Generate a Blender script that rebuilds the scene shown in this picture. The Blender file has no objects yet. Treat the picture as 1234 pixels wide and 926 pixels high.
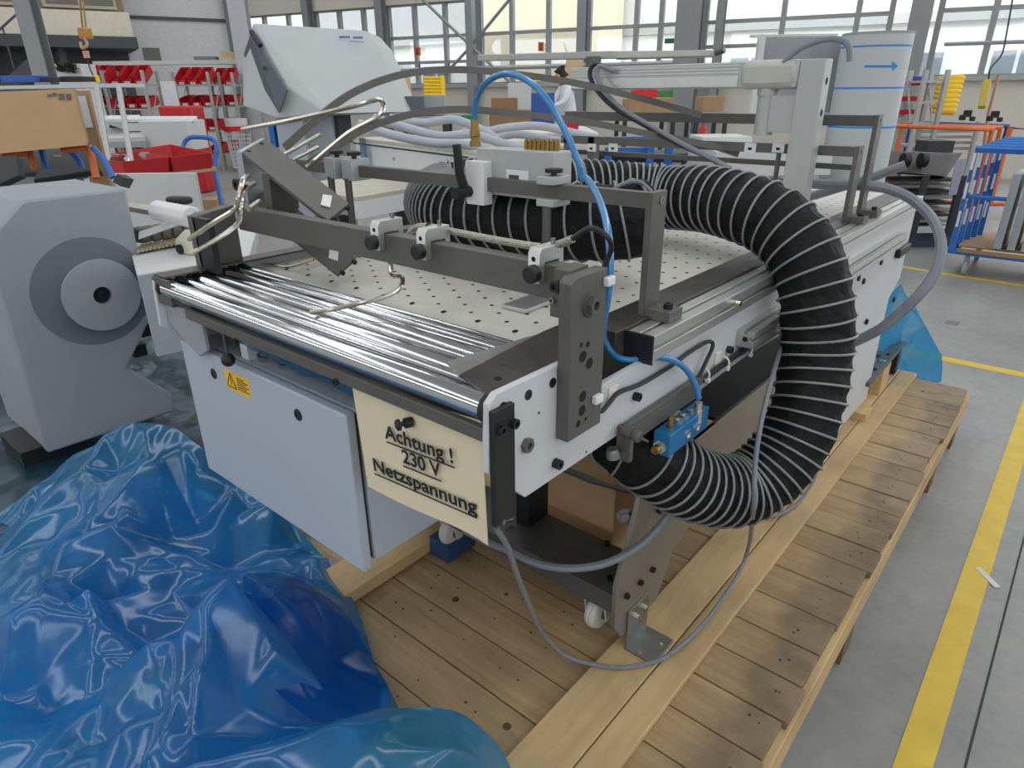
import bpy, math, random
from mathutils import Vector, Matrix, noise
random.seed(7)
S = bpy.context.scene
COL = S.collection
PI = math.pi
R_ = math.radians

# ------------------------------------------------------------------ camera
FPX, PCX, PCY = 804.0, 617.0, 463.0
CAM = Vector((0, 0, 1.6))
_p, _yaw, _t = R_(23.7), R_(40.7), math.atan(18 / 1775.0)
_fh = Vector((-math.sin(_yaw), math.cos(_yaw), 0)); _rt = Vector((math.cos(_yaw), math.sin(_yaw), 0)); _up = Vector((0, 0, 1))
AF = _fh * math.cos(_p) - _up * math.sin(_p)
_U = _fh * math.sin(_p) + _up * math.cos(_p)
AR = _rt * math.cos(_t) - _U * math.sin(_t)
AU = _U * math.cos(_t) + _rt * math.sin(_t)
cd = bpy.data.cameras.new('camera'); cam = bpy.data.objects.new('camera', cd); COL.objects.link(cam)
cd.sensor_width = 36; cd.lens = FPX / 1234 * 36; cd.clip_start = .02; cd.clip_end = 300
M3 = Matrix((AR, AU, -AF)).transposed()
cam.matrix_world = Matrix.Translation(CAM) @ M3.to_4x4()
S.camera = cam

# ------------------------------------------------------------------ world, lights, exposure
w = bpy.data.worlds.new('sky'); S.world = w; w.use_nodes = True
nt = w.node_tree; nt.nodes.clear()
bg = nt.nodes.new('ShaderNodeBackground'); out = nt.nodes.new('ShaderNodeOutputWorld')
bg.inputs[0].default_value = (.92, .96, 1.0, 1); bg.inputs[1].default_value = 3.6
nt.links.new(bg.outputs[0], out.inputs[0])
S.view_settings.view_transform = 'Standard'; S.view_settings.look = 'None'
S.view_settings.exposure = 0.0; S.view_settings.gamma = 1.0
S.view_settings.use_curve_mapping = False

def area(name, loc, sx, sy, power, col=(1, 1, 1), rot=(0, 0, 0)):
    l = bpy.data.lights.new(name, 'AREA'); l.shape = 'RECTANGLE'; l.size = sx; l.size_y = sy; l.energy = power; l.color = col
    o = bpy.data.objects.new(name, l); COL.objects.link(o); o.location = loc; o.rotation_euler = rot
    return o
LAMP_ROWS = [(-17.5, 2), (-12.5, 4), (-8.2, 3), (-3.4, 2), (1.6, 2), (6, 2)]     # skylight strips along Y; first row added to brighten the left wall
for i, (lx, ly) in enumerate(LAMP_ROWS):
    area('skylight_fill_strip', (lx, ly, 6.7), .9, 26, 300, (.97, .985, 1.0))

# ------------------------------------------------------------------ helpers
def ray(x, y): return AF * FPX + AR * (x - PCX) - AU * (y - PCY)
def at(x, y, X=None, Y=None, Z=None):
    d = ray(x, y)
    s = (X - CAM.x) / d.x if X is not None else (Y - CAM.y) / d.y if Y is not None else (Z - CAM.z) / d.z
    return CAM + d * s
def dep(x, y, D): return CAM + ray(x, y) * (D / FPX)
def lin(c): return tuple(((v / 255) / 12.92 if v / 255 <= .04045 else ((v / 255 + .055) / 1.055) ** 2.4) for v in c)

MATS = {}
def mat(name, rgb, rough=.5, metal=0.0, var=.06, scale=12, bump=0.0, bscale=60, stretch=None, spec=.5, coat=0.0, dark=None):
    """procedural material: base colour with soft noise variation, optional bump"""
    if name in MATS: return MATS[name]
    m = bpy.data.materials.new(name); m.use_nodes = True; t = m.node_tree; n = t.nodes; L = t.links
    b = n['Principled BSDF']; c = lin(rgb)
    tc = n.new('ShaderNodeTexCoord'); mp = n.new('ShaderNodeMapping'); L.new(tc.outputs['Object'], mp.inputs[0])
    if stretch: mp.inputs['Scale'].default_value = stretch
    nz = n.new('ShaderNodeTexNoise'); nz.inputs['Scale'].default_value = scale; nz.inputs['Detail'].default_value = 5
    L.new(mp.outputs[0], nz.inputs[0])
    mx = n.new('ShaderNodeMix'); mx.data_type = 'RGBA'
    lo = lin(dark) if dark else tuple(max(0, v * (1 - var * 2)) for v in c)
    hi = tuple(min(1, v * (1 + var * 2)) for v in c)
    mx.inputs[6].default_value = (*lo, 1); mx.inputs[7].default_value = (*hi, 1)
    L.new(nz.outputs[0], mx.inputs[0]); L.new(mx.outputs[2], b.inputs['Base Color'])
    b.inputs['Roughness'].default_value = rough; b.inputs['Metallic'].default_value = metal
    b.inputs['Specular IOR Level'].default_value = spec
    if coat: b.inputs['Coat Weight'].default_value = coat; b.inputs['Coat Roughness'].default_value = .1
    if bump:
        n2 = n.new('ShaderNodeTexNoise'); n2.inputs['Scale'].default_value = bscale; n2.inputs['Detail'].default_value = 4
        L.new(mp.outputs[0], n2.inputs[0]); bp = n.new('ShaderNodeBump'); bp.inputs['Strength'].default_value = bump; bp.inputs['Distance'].default_value = .01
        L.new(n2.outputs[0], bp.inputs['Height']); L.new(bp.outputs[0], b.inputs['Normal'])
    MATS[name] = m
    return m

class MB:
    """collects shapes in world coordinates; build() links them as ONE mesh object"""
    def __init__(s): s.v = []; s.f = []
    def add(s, vs, fs):
        k = len(s.v); s.v += [Vector(v) for v in vs]; s.f += [[i + k for i in f] for f in fs]; return s
    def box(s, x0, x1, y0, y1, z0, z1):
        return s.add([(x0,y0,z0),(x1,y0,z0),(x1,y1,z0),(x0,y1,z0),(x0,y0,z1),(x1,y0,z1),(x1,y1,z1),(x0,y1,z1)],
                     [(0,3,2,1),(4,5,6,7),(0,1,5,4),(1,2,6,5),(2,3,7,6),(3,0,4,7)])
    def obox(s, c, sx, sy, sz, ax=None, ay=None, az=None, rz=0.0):
        """box with its bottom centre at c, turned by rz (or own axes)"""
        ax = ax or Vector((math.cos(rz), math.sin(rz), 0)); ay = ay or Vector((-math.sin(rz), math.cos(rz), 0)); az = az or Vector((0,0,1))
        c = Vector(c); vs = []
        for k in (0, 1):
            for (i, j) in ((-.5,-.5),(.5,-.5),(.5,.5),(-.5,.5)): vs.append(c + ax*(i*sx) + ay*(j*sy) + az*(k*sz))
        return s.add(vs, [(0,3,2,1),(4,5,6,7),(0,1,5,4),(1,2,6,5),(2,3,7,6),(3,0,4,7)])
    def slab(s, pts, th):
        """flat plate through a ring of points, given thickness along its normal"""
        pts = [Vector(p) for p in pts]; n = (pts[1]-pts[0]).cross(pts[2]-pts[0]).normalized() * th; k = len(pts)
        vs = pts + [p - n for p in pts]
        fs = [list(range(k)), list(range(2*k-1, k-1, -1))] + [(i, i+k, (i+1) % k + k, (i+1) % k) for i in range(k)]
        return s.add(vs, fs)
    def prism(s, poly, axis, a0, a1):
        """polygon in the plane across axis, extruded from a0 to a1"""
        def P(u, v, a): return (a,u,v) if axis == 'X' else (u,a,v) if axis == 'Y' else (u,v,a)
        k = len(poly); vs = [P(u,v,a0) for u,v in poly] + [P(u,v,a1) for u,v in poly]
        fs = [list(range(k)), list(range(2*k-1, k-1, -1))] + [(i, i+k, (i+1) % k + k, (i+1) % k) for i in range(k)]
        return s.add(vs, fs)
    def tube(s, pts, r, n=10, cap=True, closed=False):
        pts = [Vector(p) for p in pts]; m = len(pts); k = len(s.v)
        rr = r if isinstance(r, (list, tuple)) else [r] * m
        T = []
        for i in range(m):
            a = pts[(i-1) % m] if closed or i > 0 else pts[i]; b = pts[(i+1) % m] if closed or i < m-1 else pts[i]
            T.append((b - a).normalized())
        u = T[0].orthogonal().normalized(); ring = []
        for i in range(m):
            u = (u - T[i] * u.dot(T[i])); u = u.normalized() if u.length > 1e-6 else T[i].orthogonal().normalized()
            v = T[i].cross(u)
            ring.append([pts[i] + (u*math.cos(2*PI*j/n) + v*math.sin(2*PI*j/n)) * rr[i] for j in range(n)])
        vs = [p for q in ring for p in q]; fs = []
        for i in range(m if closed else m-1):
            i2 = (i+1) % m
            for j in range(n): fs.append((i*n+j, i*n+(j+1) % n, i2*n+(j+1) % n, i2*n+j))
        if cap and not closed: fs += [list(range(n-1, -1, -1)), [(m-1)*n+j for j in range(n)]]
        return s.add(vs, fs)
    def cyl(s, a, b, r, n=16, r2=None): return s.tube([a, b], [r, r if r2 is None else r2], n)
    def disc(s, c, nrm, r, n=12):
        c = Vector(c); nrm = Vector(nrm).normalized(); u = nrm.orthogonal().normalized(); v = nrm.cross(u)
        return s.add([c + (u*math.cos(2*PI*j/n) + v*math.sin(2*PI*j/n))*r for j in range(n)], [list(range(n))])
    def lathe(s, c, axis, prof, n=24):
        """prof: list of (distance along axis, radius)"""
        c = Vector(c); a = Vector(axis).normalized()
        return s.tube2([c + a*h for h, _ in prof], [max(r, 1e-4) for _, r in prof], a, n)
    def tube2(s, pts, rr, a, n):
        u = a.orthogonal().normalized(); v = a.cross(u); vs = []; fs = []; m = len(pts)
        for p, r in zip(pts, rr): vs += [p + (u*math.cos(2*PI*j/n) + v*math.sin(2*PI*j/n))*r for j in range(n)]
        for i in range(m-1):
            for j in range(n): fs.append((i*n+j, i*n+(j+1) % n, (i+1)*n+(j+1) % n, (i+1)*n+j))
        fs += [list(range(n-1, -1, -1)), [(m-1)*n+j for j in range(n)]]
        return s.add(vs, fs)
    def ball(s, c, r, n=14): return s.lathe(Vector(c), (0,0,1), [(-r*math.cos(PI*i/10), r*math.sin(PI*i/10)) for i in range(11)], n)
    def build(s, name, m, parent=None, bevel=0.0, smooth=True, kind=None, label=None, ang=38):
        me = bpy.data.meshes.new(name)
        org = world_loc(parent) if parent else Vector((0,0,0))
        loc = Vector((0,0,0))
        if not parent:
            xs = [v.x for v in s.v]; ys = [v.y for v in s.v]; zs = [v.z for v in s.v]
            loc = Vector(((min(xs)+max(xs))/2, (min(ys)+max(ys))/2, min(zs))); org = loc
        me.from_pydata([tuple(v - org) for v in s.v], [], s.f); me.validate(); me.update()
        import bmesh
        bm = bmesh.new(); bm.from_mesh(me); bmesh.ops.recalc_face_normals(bm, faces=bm.faces); bm.to_mesh(me); bm.free()
        if smooth:
            for p in me.polygons: p.use_smooth = True
            me.set_sharp_from_angle(angle=R_(ang))
        me.materials.append(m)
        o = bpy.data.objects.new(name, me); COL.objects.link(o); o.location = loc
        if parent: o.parent = parent
        if bevel:
            b = o.modifiers.new('bevel', 'BEVEL'); b.width = bevel; b.segments = 2; b.limit_method = 'ANGLE'; b.angle_limit = R_(40)
        if kind: o['kind'] = kind
        if label: o['label'] = label
        return o
def world_loc(o):
    l = Vector((0,0,0))
    while o: l += o.location; o = o.parent
    return l
def thing(name, label, cat, loc, group=None):
    o = bpy.data.objects.new(name, None); COL.objects.link(o); o.location = loc; o.empty_display_size = .1
    o['label'] = label; o['category'] = cat
    if group: o['group'] = group
    return o
def tag(o, label, cat, group=None):
    o['label'] = label; o['category'] = cat
    if group: o['group'] = group
    return o
def spline(P, sub=8, closed=False):
    """Catmull-Rom through points"""
    P = [Vector(p) for p in P]; n = len(P); o = []
    for i in range(n if closed else n-1):
        a = P[(i-1) % n] if closed or i > 0 else P[0]*2 - P[1]; b = P[i]; c = P[(i+1) % n]
        d = P[(i+2) % n] if closed or i < n-2 else P[-1]*2 - P[-2]
        for k in range(sub):
            t = k/sub; o.append(.5*((2*b) + (c-a)*t + (2*a-5*b+4*c-d)*t*t + (3*b-a-3*c+d)*t**3))
    if not closed: o.append(P[-1])
    return o
def stagger(x, y): return at(x, y, Z=0)

# ------------------------------------------------------------------ materials
STEEL = mat('dark_steel', (98, 97, 96), .45, .45, .10, 9, .12, 90)
STEEL2 = mat('grey_bar_steel', (100, 98, 95), .48, .35, .10, 8, .1, 120)
BLACK = mat('black_plastic', (26, 27, 30), .45, 0, .1)
RUBBER = mat('black_rubber', (34, 34, 36), .7, 0, .1)
CHROME = mat('chrome', (225, 228, 232), .13, 1, .01, 20)
BRIGHT = mat('bright_steel', (200, 195, 182), .22, 1, .05, 30)
ALU = mat('aluminium', (202, 203, 200), .38, .85, .03, 40, .05, 200, (1, .05, 1))
ALU2 = mat('silver_painted_aluminium', (176, 179, 178), .45, .25, .02, 20)
PLATE = mat('light_grey_paint', (198, 201, 205), .42, 0, .025, 5)
PERF = mat('perforated_sheet', (208, 205, 197), .5, .05, .07, 4, .05, 50)
CAB = mat('cabinet_grey_paint', (174, 183, 195), .5, 0, .02, 4, .05, 300)
GREYM = mat('mid_grey_paint', (150, 155, 162), .5, 0, .03, 4, .06, 300)
WHITE = mat('white_paint', (222, 224, 226), .5, 0, .02)
DARKHOLE = mat('hole_black', (16, 16, 17), .8, 0, .05)
DARKPLATE = mat('worn_dark_sheet', (92, 88, 86), .35, .6, .28, 14, .1, 60)
CABLE = mat('grey_cable', (122, 127, 136), .45, 0, .04)
CABLEK = mat('black_cable', (30, 31, 34), .5, 0, .06)
BRASS = mat('brass', (176, 146, 84), .3, 1, .08, 30)
CARDB = mat('cardboard', (172, 140, 104), .85, 0, .05, 6)
ZINC = mat('zinc_steel', (150, 152, 150), .35, .9, .12, 20)
def project(p):
    d = p - CAM; z = d.dot(AF); return PCX + FPX*d.dot(AR)/z, PCY - FPX*d.dot(AU)/z
def up_to(p, y):
    """height h so that p + (0,0,h) shows at image row y"""
    lo, hi = 0.0, 12.0
    for _ in range(40):
        m = (lo+hi)/2
        if project(p + Vector((0,0,m)))[1] > y: lo = m
        else: hi = m
    return lo
HEAD = _yaw          # turning a box by this yaw makes it face the photographer
def frame_at(x0, x1, y1, D):
    """bottom centre and width of something standing at depth D between columns x0..x1 with its base at row y1"""
    return dep((x0+x1)/2, y1, D), (x1-x0)/FPX*D
def fbox(b, x0, y0, x1, y1, D, th, rz=None, ground=None):
    """box that stands at depth D; base row y1, top row y0; th deep away from the camera; ground: let it reach down to that height"""
    rz = HEAD if rz is None else rz
    p, wd = frame_at(x0, x1, y1, D); h = up_to(p, y0)
    if ground is not None: h += p.z - ground; p.z = ground
    c = p + Vector((-math.sin(rz), math.cos(rz), 0)) * (th/2)
    b.obox(c, wd, th, h, rz=rz); return p, wd, h
def cable(pts, r, m, name, label, cat='cable', sub=8, n=8): return tag(MB().tube(spline(pts, sub), r, n).build(name, m), label, cat)
# ================================================================== the setting
def floor_mat():
    m = bpy.data.materials.new('concrete_floor'); m.use_nodes = True; t = m.node_tree; n = t.nodes; L = t.links; b = n['Principled BSDF']
    tc = n.new('ShaderNodeTexCoord')
    def nz(sc, det=6, ro=.6):
        q = n.new('ShaderNodeTexNoise'); q.inputs['Scale'].default_value = sc; q.inputs['Detail'].default_value = det; q.inputs['Roughness'].default_value = ro
        L.new(tc.outputs['Object'], q.inputs[0]); return q
    a, c = nz(1.3), nz(14, 8, .7)
    r = n.new('ShaderNodeValToRGB'); r.color_ramp.elements[0].position = .3; r.color_ramp.elements[1].position = .75
    r.color_ramp.elements[0].color = (*lin((122, 123, 122)), 1); r.color_ramp.elements[1].color = (*lin((164, 163, 159)), 1)
    mx = n.new('ShaderNodeMix'); mx.data_type = 'FLOAT'; mx.inputs[0].default_value = .45
    L.new(a.outputs[0], mx.inputs[2]); L.new(c.outputs[0], mx.inputs[3]); L.new(mx.outputs[0], r.inputs[0]); L.new(r.outputs[0], b.inputs['Base Color'])
    b.inputs['Roughness'].default_value = .42
    bp = n.new('ShaderNodeBump'); bp.inputs['Strength'].default_value = .08; bp.inputs['Distance'].default_value = .01
    L.new(c.outputs[0], bp.inputs['Height']); L.new(bp.outputs[0], b.inputs['Normal'])
    return m
o = MB().box(-45, 14, -14, 40, -.1, 0).build('floor', floor_mat(), smooth=False, kind='structure')
YEL = mat('yellow_floor_paint', (214, 184, 62), .55, 0, .12, 9, .1, 80, dark=(190, 160, 52))
tag(MB().box(-.03, .05, -1.0, 7.2, .0005, .002).build('floor_line', YEL, smooth=False), 'long yellow painted line on the concrete beside the pallet', 'floor marking')
tag(MB().box(-.75, .9, 4.78, 4.87, .0003, .0014).build('floor_line', YEL, smooth=False), 'yellow painted line crossing the floor behind the pallet end', 'floor marking')
_l = [at(1080, 321, Z=0), at(1240, 346, Z=0)]; _n = Vector((-(_l[1]-_l[0]).y, (_l[1]-_l[0]).x, 0)).normalized()*.04
tag(MB().prism([tuple((p+q))[:2] for p, q in ((_l[0], -_n), (_l[1], -_n), (_l[1], _n), (_l[0], _n))], 'Z', .0005, .002).build('floor_line', YEL, smooth=False), 'faded yellow floor line in front of the blue frame trolley', 'floor marking')
_l = [at(1139, 388, Z=0), at(1156, 390, Z=0)]
tag(MB().box(_l[0].x, _l[1].x, _l[0].y-.05, _l[0].y+.05, .0003, .002).build('floor_plate', mat('drain_grey', (120, 120, 118), .6), smooth=False), 'small dark rectangular plate set in the concrete behind the pallet', 'floor plate')
tag(MB().prism([(.10, -1), (.106, -1), (.135, 7), (.129, 7)], 'Z', .0004, .0012).build('floor_joint', mat('joint_black', (60, 60, 60), .9), smooth=False), 'thin dark expansion joint in the concrete right of the yellow line', 'floor joint')
_a = at(1178, 685, Z=0); _b = at(1202, 709, Z=0); _d = (_b - _a); _n = Vector((-_d.y, _d.x, 0)).normalized() * .011
tag(MB().add([(p.x, p.y, .0035) for p in (_a-_n, _b-_n, _b+_n, _a+_n)] + [(p.x, p.y, .002) for p in (_a-_n, _b-_n, _b+_n, _a+_n)], [(0,1,2,3),(7,6,5,4),(0,4,5,1),(1,5,6,2),(2,6,7,3),(3,7,4,0)]).build('tape_strip', mat('white_tape', (205, 205, 198), .6), smooth=False), 'short white tape strip stuck across the yellow floor line', 'tape')

# roof of the hall, a closed slab; the strips are area lights hung below it
CEILM = mat('ceiling_white', (205, 206, 206), .8)

# window wall: runs along WD through WP, normal WN (pointing out of the hall)
WA = R_(13.7); WD = Vector((math.cos(WA), math.sin(WA), 0)); WN = Vector((-math.sin(WA), math.cos(WA), 0)); WDIST = 16.0
WO = WN * WDIST
def wall_hit(x, y):
    d = ray(x, y); s = (WDIST - CAM.dot(WN)) / d.dot(WN); p = CAM + d * s
    return (p - WO).dot(WD), p.z
def wpt(u, z, n=0.0): return WO + WD*u + WN*n + Vector((0,0,z))
def wbox(b, u0, u1, z0, z1, n0, n1):
    vs = [wpt(u, z, n) for z in (z0, z1) for (u, n) in ((u0,n0),(u1,n0),(u1,n1),(u0,n1))]
    return b.add(vs, [(0,3,2,1),(4,5,6,7),(0,1,5,4),(1,2,6,5),(2,3,7,6),(3,0,4,7)])
_c = [(8.2, -12.2), (8.2, wpt(9, 0).y), tuple(wpt(4, 0, .2))[:2], tuple(wpt(-17.4, 0, .2))[:2], (-26, 8), (-32.2, 8), (-32.2, -12.2)]
MB().prism(_c, 'Z', 7.0, 7.2).build('ceiling', CEILM, smooth=False, kind='structure')
WALLP = mat('cream_wall_paint', (205, 200, 188), .7, 0, .03, 2)
FRAMEM = mat('window_frame_grey', (150, 152, 152), .5, .2, .04)
COLM = mat('steel_column_grey', (140, 143, 145), .5, .3, .05, 5)
def glass_mat(name, tint, mixf, rough=.03):
    m = bpy.data.materials.new(name); m.use_nodes = True; t = m.node_tree; n = t.nodes; L = t.links
    n.remove(n['Principled BSDF']); o = n['Material Output']
    tr = n.new('ShaderNodeBsdfTransparent'); tr.inputs[0].default_value = (*tint, 1)
    gl = n.new('ShaderNodeBsdfGlossy'); gl.inputs['Roughness'].default_value = rough
    mx = n.new('ShaderNodeMixShader'); mx.inputs[0].default_value = mixf
    L.new(tr.outputs[0], mx.inputs[1]); L.new(gl.outputs[0], mx.inputs[2]); L.new(mx.outputs[0], o.inputs[0])
    return m
GLASS = glass_mat('window_glass', (.93, .96, .97), .06)
GLASSG = glass_mat('grey_window_glass', (.74, .76, .79), .08)

b = MB(); wbox(b, -17.2, 3.6, 0, 1.70, -.15, .15); wbox(b, -17.2, -9.0, 3.62, 7.0, -.15, .15); wbox(b, -9.0, 3.6, 5.6, 7.0, -.15, .15)
b.build('wall_back', WALLP, smooth=False, kind='structure')
b = MB(); wbox(b, -17.2, 3.6, 1.70, 1.78, -.28, .2)
b.build('trim_1', mat('window_sill_grey', (168, 168, 164), .6), smooth=False, kind='structure')
wi = 0
def window(u0, u1, zs, us, glasses):
    """one bay: frame with mullions, a pane for each field"""
    global wi
    wi += 1; b = MB(); fw = .05
    ue = [u0] + us + [u1]
    for u in ue: wbox(b, u-fw, u+fw, zs[0], zs[-1], -.06, .06)
    for z in zs: wbox(b, u0, u1, z-.035, z+.035, -.055, .055)
    fr = b.build('window_%d' % wi, FRAMEM, smooth=False, kind='structure')
    k = 0
    for i in range(len(ue)-1):
        for j in range(len(zs)-1):
            p = MB(); wbox(p, ue[i]+fw, ue[i+1]-fw, zs[j]+.035, zs[j+1]-.035, -.006, .006)
            p.build('pane', glasses[k % len(glasses)], fr, smooth=False); k += 1
window(-16.8, -14.1, [1.78, 2.55, 3.1, 3.62], [-15.9, -15.0], [GLASSG, GLASSG, GLASS])
window(-14.0, -11.7, [1.78, 2.30, 2.88, 3.62], [-13.2, -12.4], [GLASSG, GLASS, GLASSG])
window(-11.6, -9.0, [1.78, 2.30, 2.88, 3.62], [-10.8, -9.9], [GLASSG, GLASS, GLASSG])
window(-8.9, -6.2, [1.78, 2.88, 4.2, 5.6], [-8.05, -7.1], [GLASSG, GLASS, GLASS])
window(-6.1, -3.9, [1.78, 2.88, 4.2, 5.6], [-5.0, -4.45], [GLASS])
window(-3.5, -.05, [1.78, 2.42, 2.88, 4.2, 5.6], [-1.97, -.62], [GLASS])
window(.75, 3.5, [1.78, 2.88, 4.2, 5.6], [1.6, 2.5], [GLASS])
def column(u, wd, dp, n0, name='trim', m=COLM):
    global ti
    ti += 1; b = MB()
    # H section: two flanges and a web
    wbox(b, u-wd/2, u+wd/2, 0, 7, n0, n0+.02); wbox(b, u-wd/2, u+wd/2, 0, 7, n0+dp-.02, n0+dp); wbox(b, u-.012, u+.012, 0, 7, n0+.02, n0+dp-.02)
    b.build('trim_%d' % ti, m, smooth=False, kind='structure')
ti = 1
for u in (-16.9, -14.05, -11.65, -6.15): column(u, .2, .22, -.4)
column(-3.70, .50, .3, -.75); column(-3.12, .16, .2, -.5); column(.42, .34, .36, -.75)
# lattice column with diagonal braces
ti += 1; b = MB(); wbox(b, -9.05, -8.87, 0, 7, -.5, -.32)
for (u0, z0, u1, z1) in ((-8.96, 2.6, -6.9, 4.4), (-8.96, 2.6, -11.2, 4.4), (-8.96, 2.6, -7.4, 1.4), (-8.96, 2.6, -10.5, 1.4)):
    b.tube([wpt(u0, z0, -.41), wpt(u1, z1, -.41)], .035, 6)
b.build('trim_%d' % ti, COLM, smooth=False, kind='structure')
# horizontal service pipe and rail on the wall
ti += 1; b = MB(); b.tube([wpt(.9, 2.31, -.35), wpt(3.5, 2.31, -.35)], .035, 8); b.tube([wpt(-15.5, 2.12, -.4), wpt(-3.9, 2.12, -.4)], .05, 8)
for u in (1.1, 2.4): wbox(b, u-.02, u+.02, 2.29, 2.33, -.35, -.1)
for u in (-14.05, -11.65, -9, -6.15): wbox(b, u-.03, u+.03, 2.08, 2.16, -.4, -.1)
b.build('trim_%d' % ti, mat('pipe_grey', (160, 165, 168), .4, .4), kind='structure')

# the other sides of the hall, with high window openings
HW = mat('hall_wall_grey', (176, 176, 172), .8)
b = MB(); b.box(8, 8.2, -12, 19, 0, 3.0); b.box(8, 8.2, -12, 19, 4.4, 7); b.build('wall_right', HW, smooth=False, kind='structure')
b = MB(); b.box(-32, 8, -12.2, -12, 0, 3.0); b.box(-32, 8, -12.2, -12, 4.4, 7); b.build('wall_front', HW, smooth=False, kind='structure')
b = MB(); b.box(-32.2, -32, -12, 10, 0, 7); b.build('wall_far', HW, smooth=False, kind='structure')
# outdoors behind the windows: yard, pale building with blinds and window bands
YARD = mat('yard_paving', (190, 188, 184), .8)
b = MB(); wbox(b, -60, 40, -.12, -.02, .2, 60); b.build('yard_ground', YARD, smooth=False, kind='structure')
r = thing('neighbour_building', 'pale building with window bands seen through the hall windows', 'building', wpt(-6, -.02, 11))
b = MB(); wbox(b, -34, 20, -.02, 9, 11, 16); b.build('wall', mat('facade_white', (238, 236, 230), .8, 0, .02, 1), r, smooth=False)
b = MB(); wbox(b, -34, 20, 3.45, 3.75, 10.75, 11); wbox(b, -34, 20, 5.6, 5.8, 10.8, 11); b.build('ledge', mat('facade_ledge', (190, 190, 188), .8), r, smooth=False)
fg = mat('facade_glass', (120, 130, 138), .15, 0, .1)
u = -31
while u < 18:
    b = MB(); wbox(b, u, u+1.5, 1.2, 2.7, 10.95, 11.0); fr = b.build('window', mat('facade_window_frame', (225, 226, 226), .6), r, smooth=False)
    b = MB(); wbox(b, u+.1, u+.7, 1.3, 2.6, 10.93, 10.97); wbox(b, u+.8, u+1.4, 1.3, 2.6, 10.93, 10.97); b.build('pane', fg, fr, smooth=False)
    u += 2.6
r2 = MB(); wbox(r2, -13.2, -8.8, -.02, 7.5, 8, 10.5)
tag(r2.build('cream_hall', mat('cream_cladding', (232, 220, 192), .8, 0, .04, 3, .3, 40, (1, 1, .02)), smooth=False), 'cream clad low hall seen through the middle windows', 'building')

# left end of the hall: white wall, mezzanine office with parapet and stairs
LD = Vector((.297, .955, 0)); LN = Vector((-.955, .297, 0)); LP = wpt(-17.1, 0)
def lbox(b, t0, t1, z0, z1, n0, n1, P=LP):
    vs = [P + LD*t + LN*n + Vector((0,0,z)) for z in (z0, z1) for (t, n) in ((t0,n0),(t1,n0),(t1,n1),(t0,n1))]
    return b.add(vs, [(0,3,2,1),(4,5,6,7),(0,1,5,4),(1,2,6,5),(2,3,7,6),(3,0,4,7)])
LWHITE = mat('left_wall_white', (222, 222, 224), .7)
b = MB(); lbox(b, -16, .2, 0, 7, 0, .2); b.build('wall_left', LWHITE, smooth=False, kind='structure')
b = MB(); lbox(b, -2.7, .2, 3.50, 3.58, -.06, 0); b.build('trim_30', mat('dark_trim', (84, 86, 90), .6), smooth=False, kind='structure')
b = MB(); lbox(b, -2.55, -2.12, 2.48, 2.80, -.03, .0); b.build('window_20', mat('small_window_dark', (112, 116, 104), .3), smooth=False, kind='structure')
CREAM = mat('parapet_cream', (222, 216, 196), .7)
DGREY = mat('dark_slab', (78, 80, 86), .7)
r = thing('mezzanine_office', 'cream mezzanine office with dark floor edge at the left end of the hall', 'mezzanine', LP + LD*-6 + LN*-1)
b = MB(); lbox(b, -14, -2.9, 2.92, 3.46, -2.1, -1.95); lbox(b, -3.05, -2.9, 2.92, 3.46, -1.95, -.01); b.build('parapet', CREAM, r, smooth=False)
b = MB(); lbox(b, -14, -2.85, 2.66, 2.92, -2.2, -.01); b.build('floor_slab', DGREY, r, smooth=False)
b = MB(); lbox(b, -14, -2.9, 3.46, 5.2, -1.0, -.9); b.build('office_wall', mat('office_brown', (150, 132, 104), .7, 0, .3, 2), r, smooth=False)
for i in range(6):
    t0 = -14 + i*1.85
    b = MB(); lbox(b, t0+.1, t0+1.7, 3.6, 4.9, -1.06, -1.0); wf = b.build('window', mat('office_window_frame', (200, 190, 168), .6), r, smooth=False)
    for k in (0, 1):
        b = MB(); lbox(b, t0+.18+k*.78, t0+.86+k*.78, 3.68, 4.82, -1.08, -1.05); b.build('pane', mat('office_pane', (176, 172, 150) if (i+k) % 3 else (120, 116, 106), .2, 0, .25, 2), wf, smooth=False)
for t0 in (-4.6, -7.4, -10):
    b = MB(); lbox(b, t0, t0+.16, 0, 2.66, -1.9, -1.74); b.build('post', DGREY, r, smooth=False)
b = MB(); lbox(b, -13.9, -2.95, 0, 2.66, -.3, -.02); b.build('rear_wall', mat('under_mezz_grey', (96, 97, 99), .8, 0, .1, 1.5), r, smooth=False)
# stairs under the mezzanine
st = thing('steel_stair', 'grey steel stair rising under the mezzanine', 'stairs', LP + LD*-7 + LN*-2.7)
for i in range(11):
    b = MB(); lbox(b, -7.6+i*.24, -7.3+i*.24, .3+i*.2, .34+i*.2, -3.1, -2.4); b.build('tread', mat('tread_grey', (150, 150, 146), .6), st, smooth=False)
b = MB(); b.add([LP+LD*t+LN*n+Vector((0,0,z)) for n in (-3.12, -3.16) for (t, z) in ((-7.7, .1), (-7.7, .42), (-4.9, 2.62), (-4.9, 2.3))], [(0,1,2,3),(7,6,5,4),(0,4,5,1),(1,5,6,2),(2,6,7,3),(3,7,4,0)])
b.build('stringer', DGREY, st, smooth=False)
b = MB()
for i in range(6): b.tube([LP+LD*(-7.6+i*.52)+LN*-3.14+Vector((0,0,.3+i*.42)), LP+LD*(-7.6+i*.52)+LN*-3.14+Vector((0,0,1.3+i*.42))], .02, 6)
b.tube([LP+LD*-7.6+LN*-3.14+Vector((0,0,1.3)), LP+LD*-5.0+LN*-3.14+Vector((0,0,3.4))], .025, 6)
b.build('railing', DGREY, st)
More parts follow.
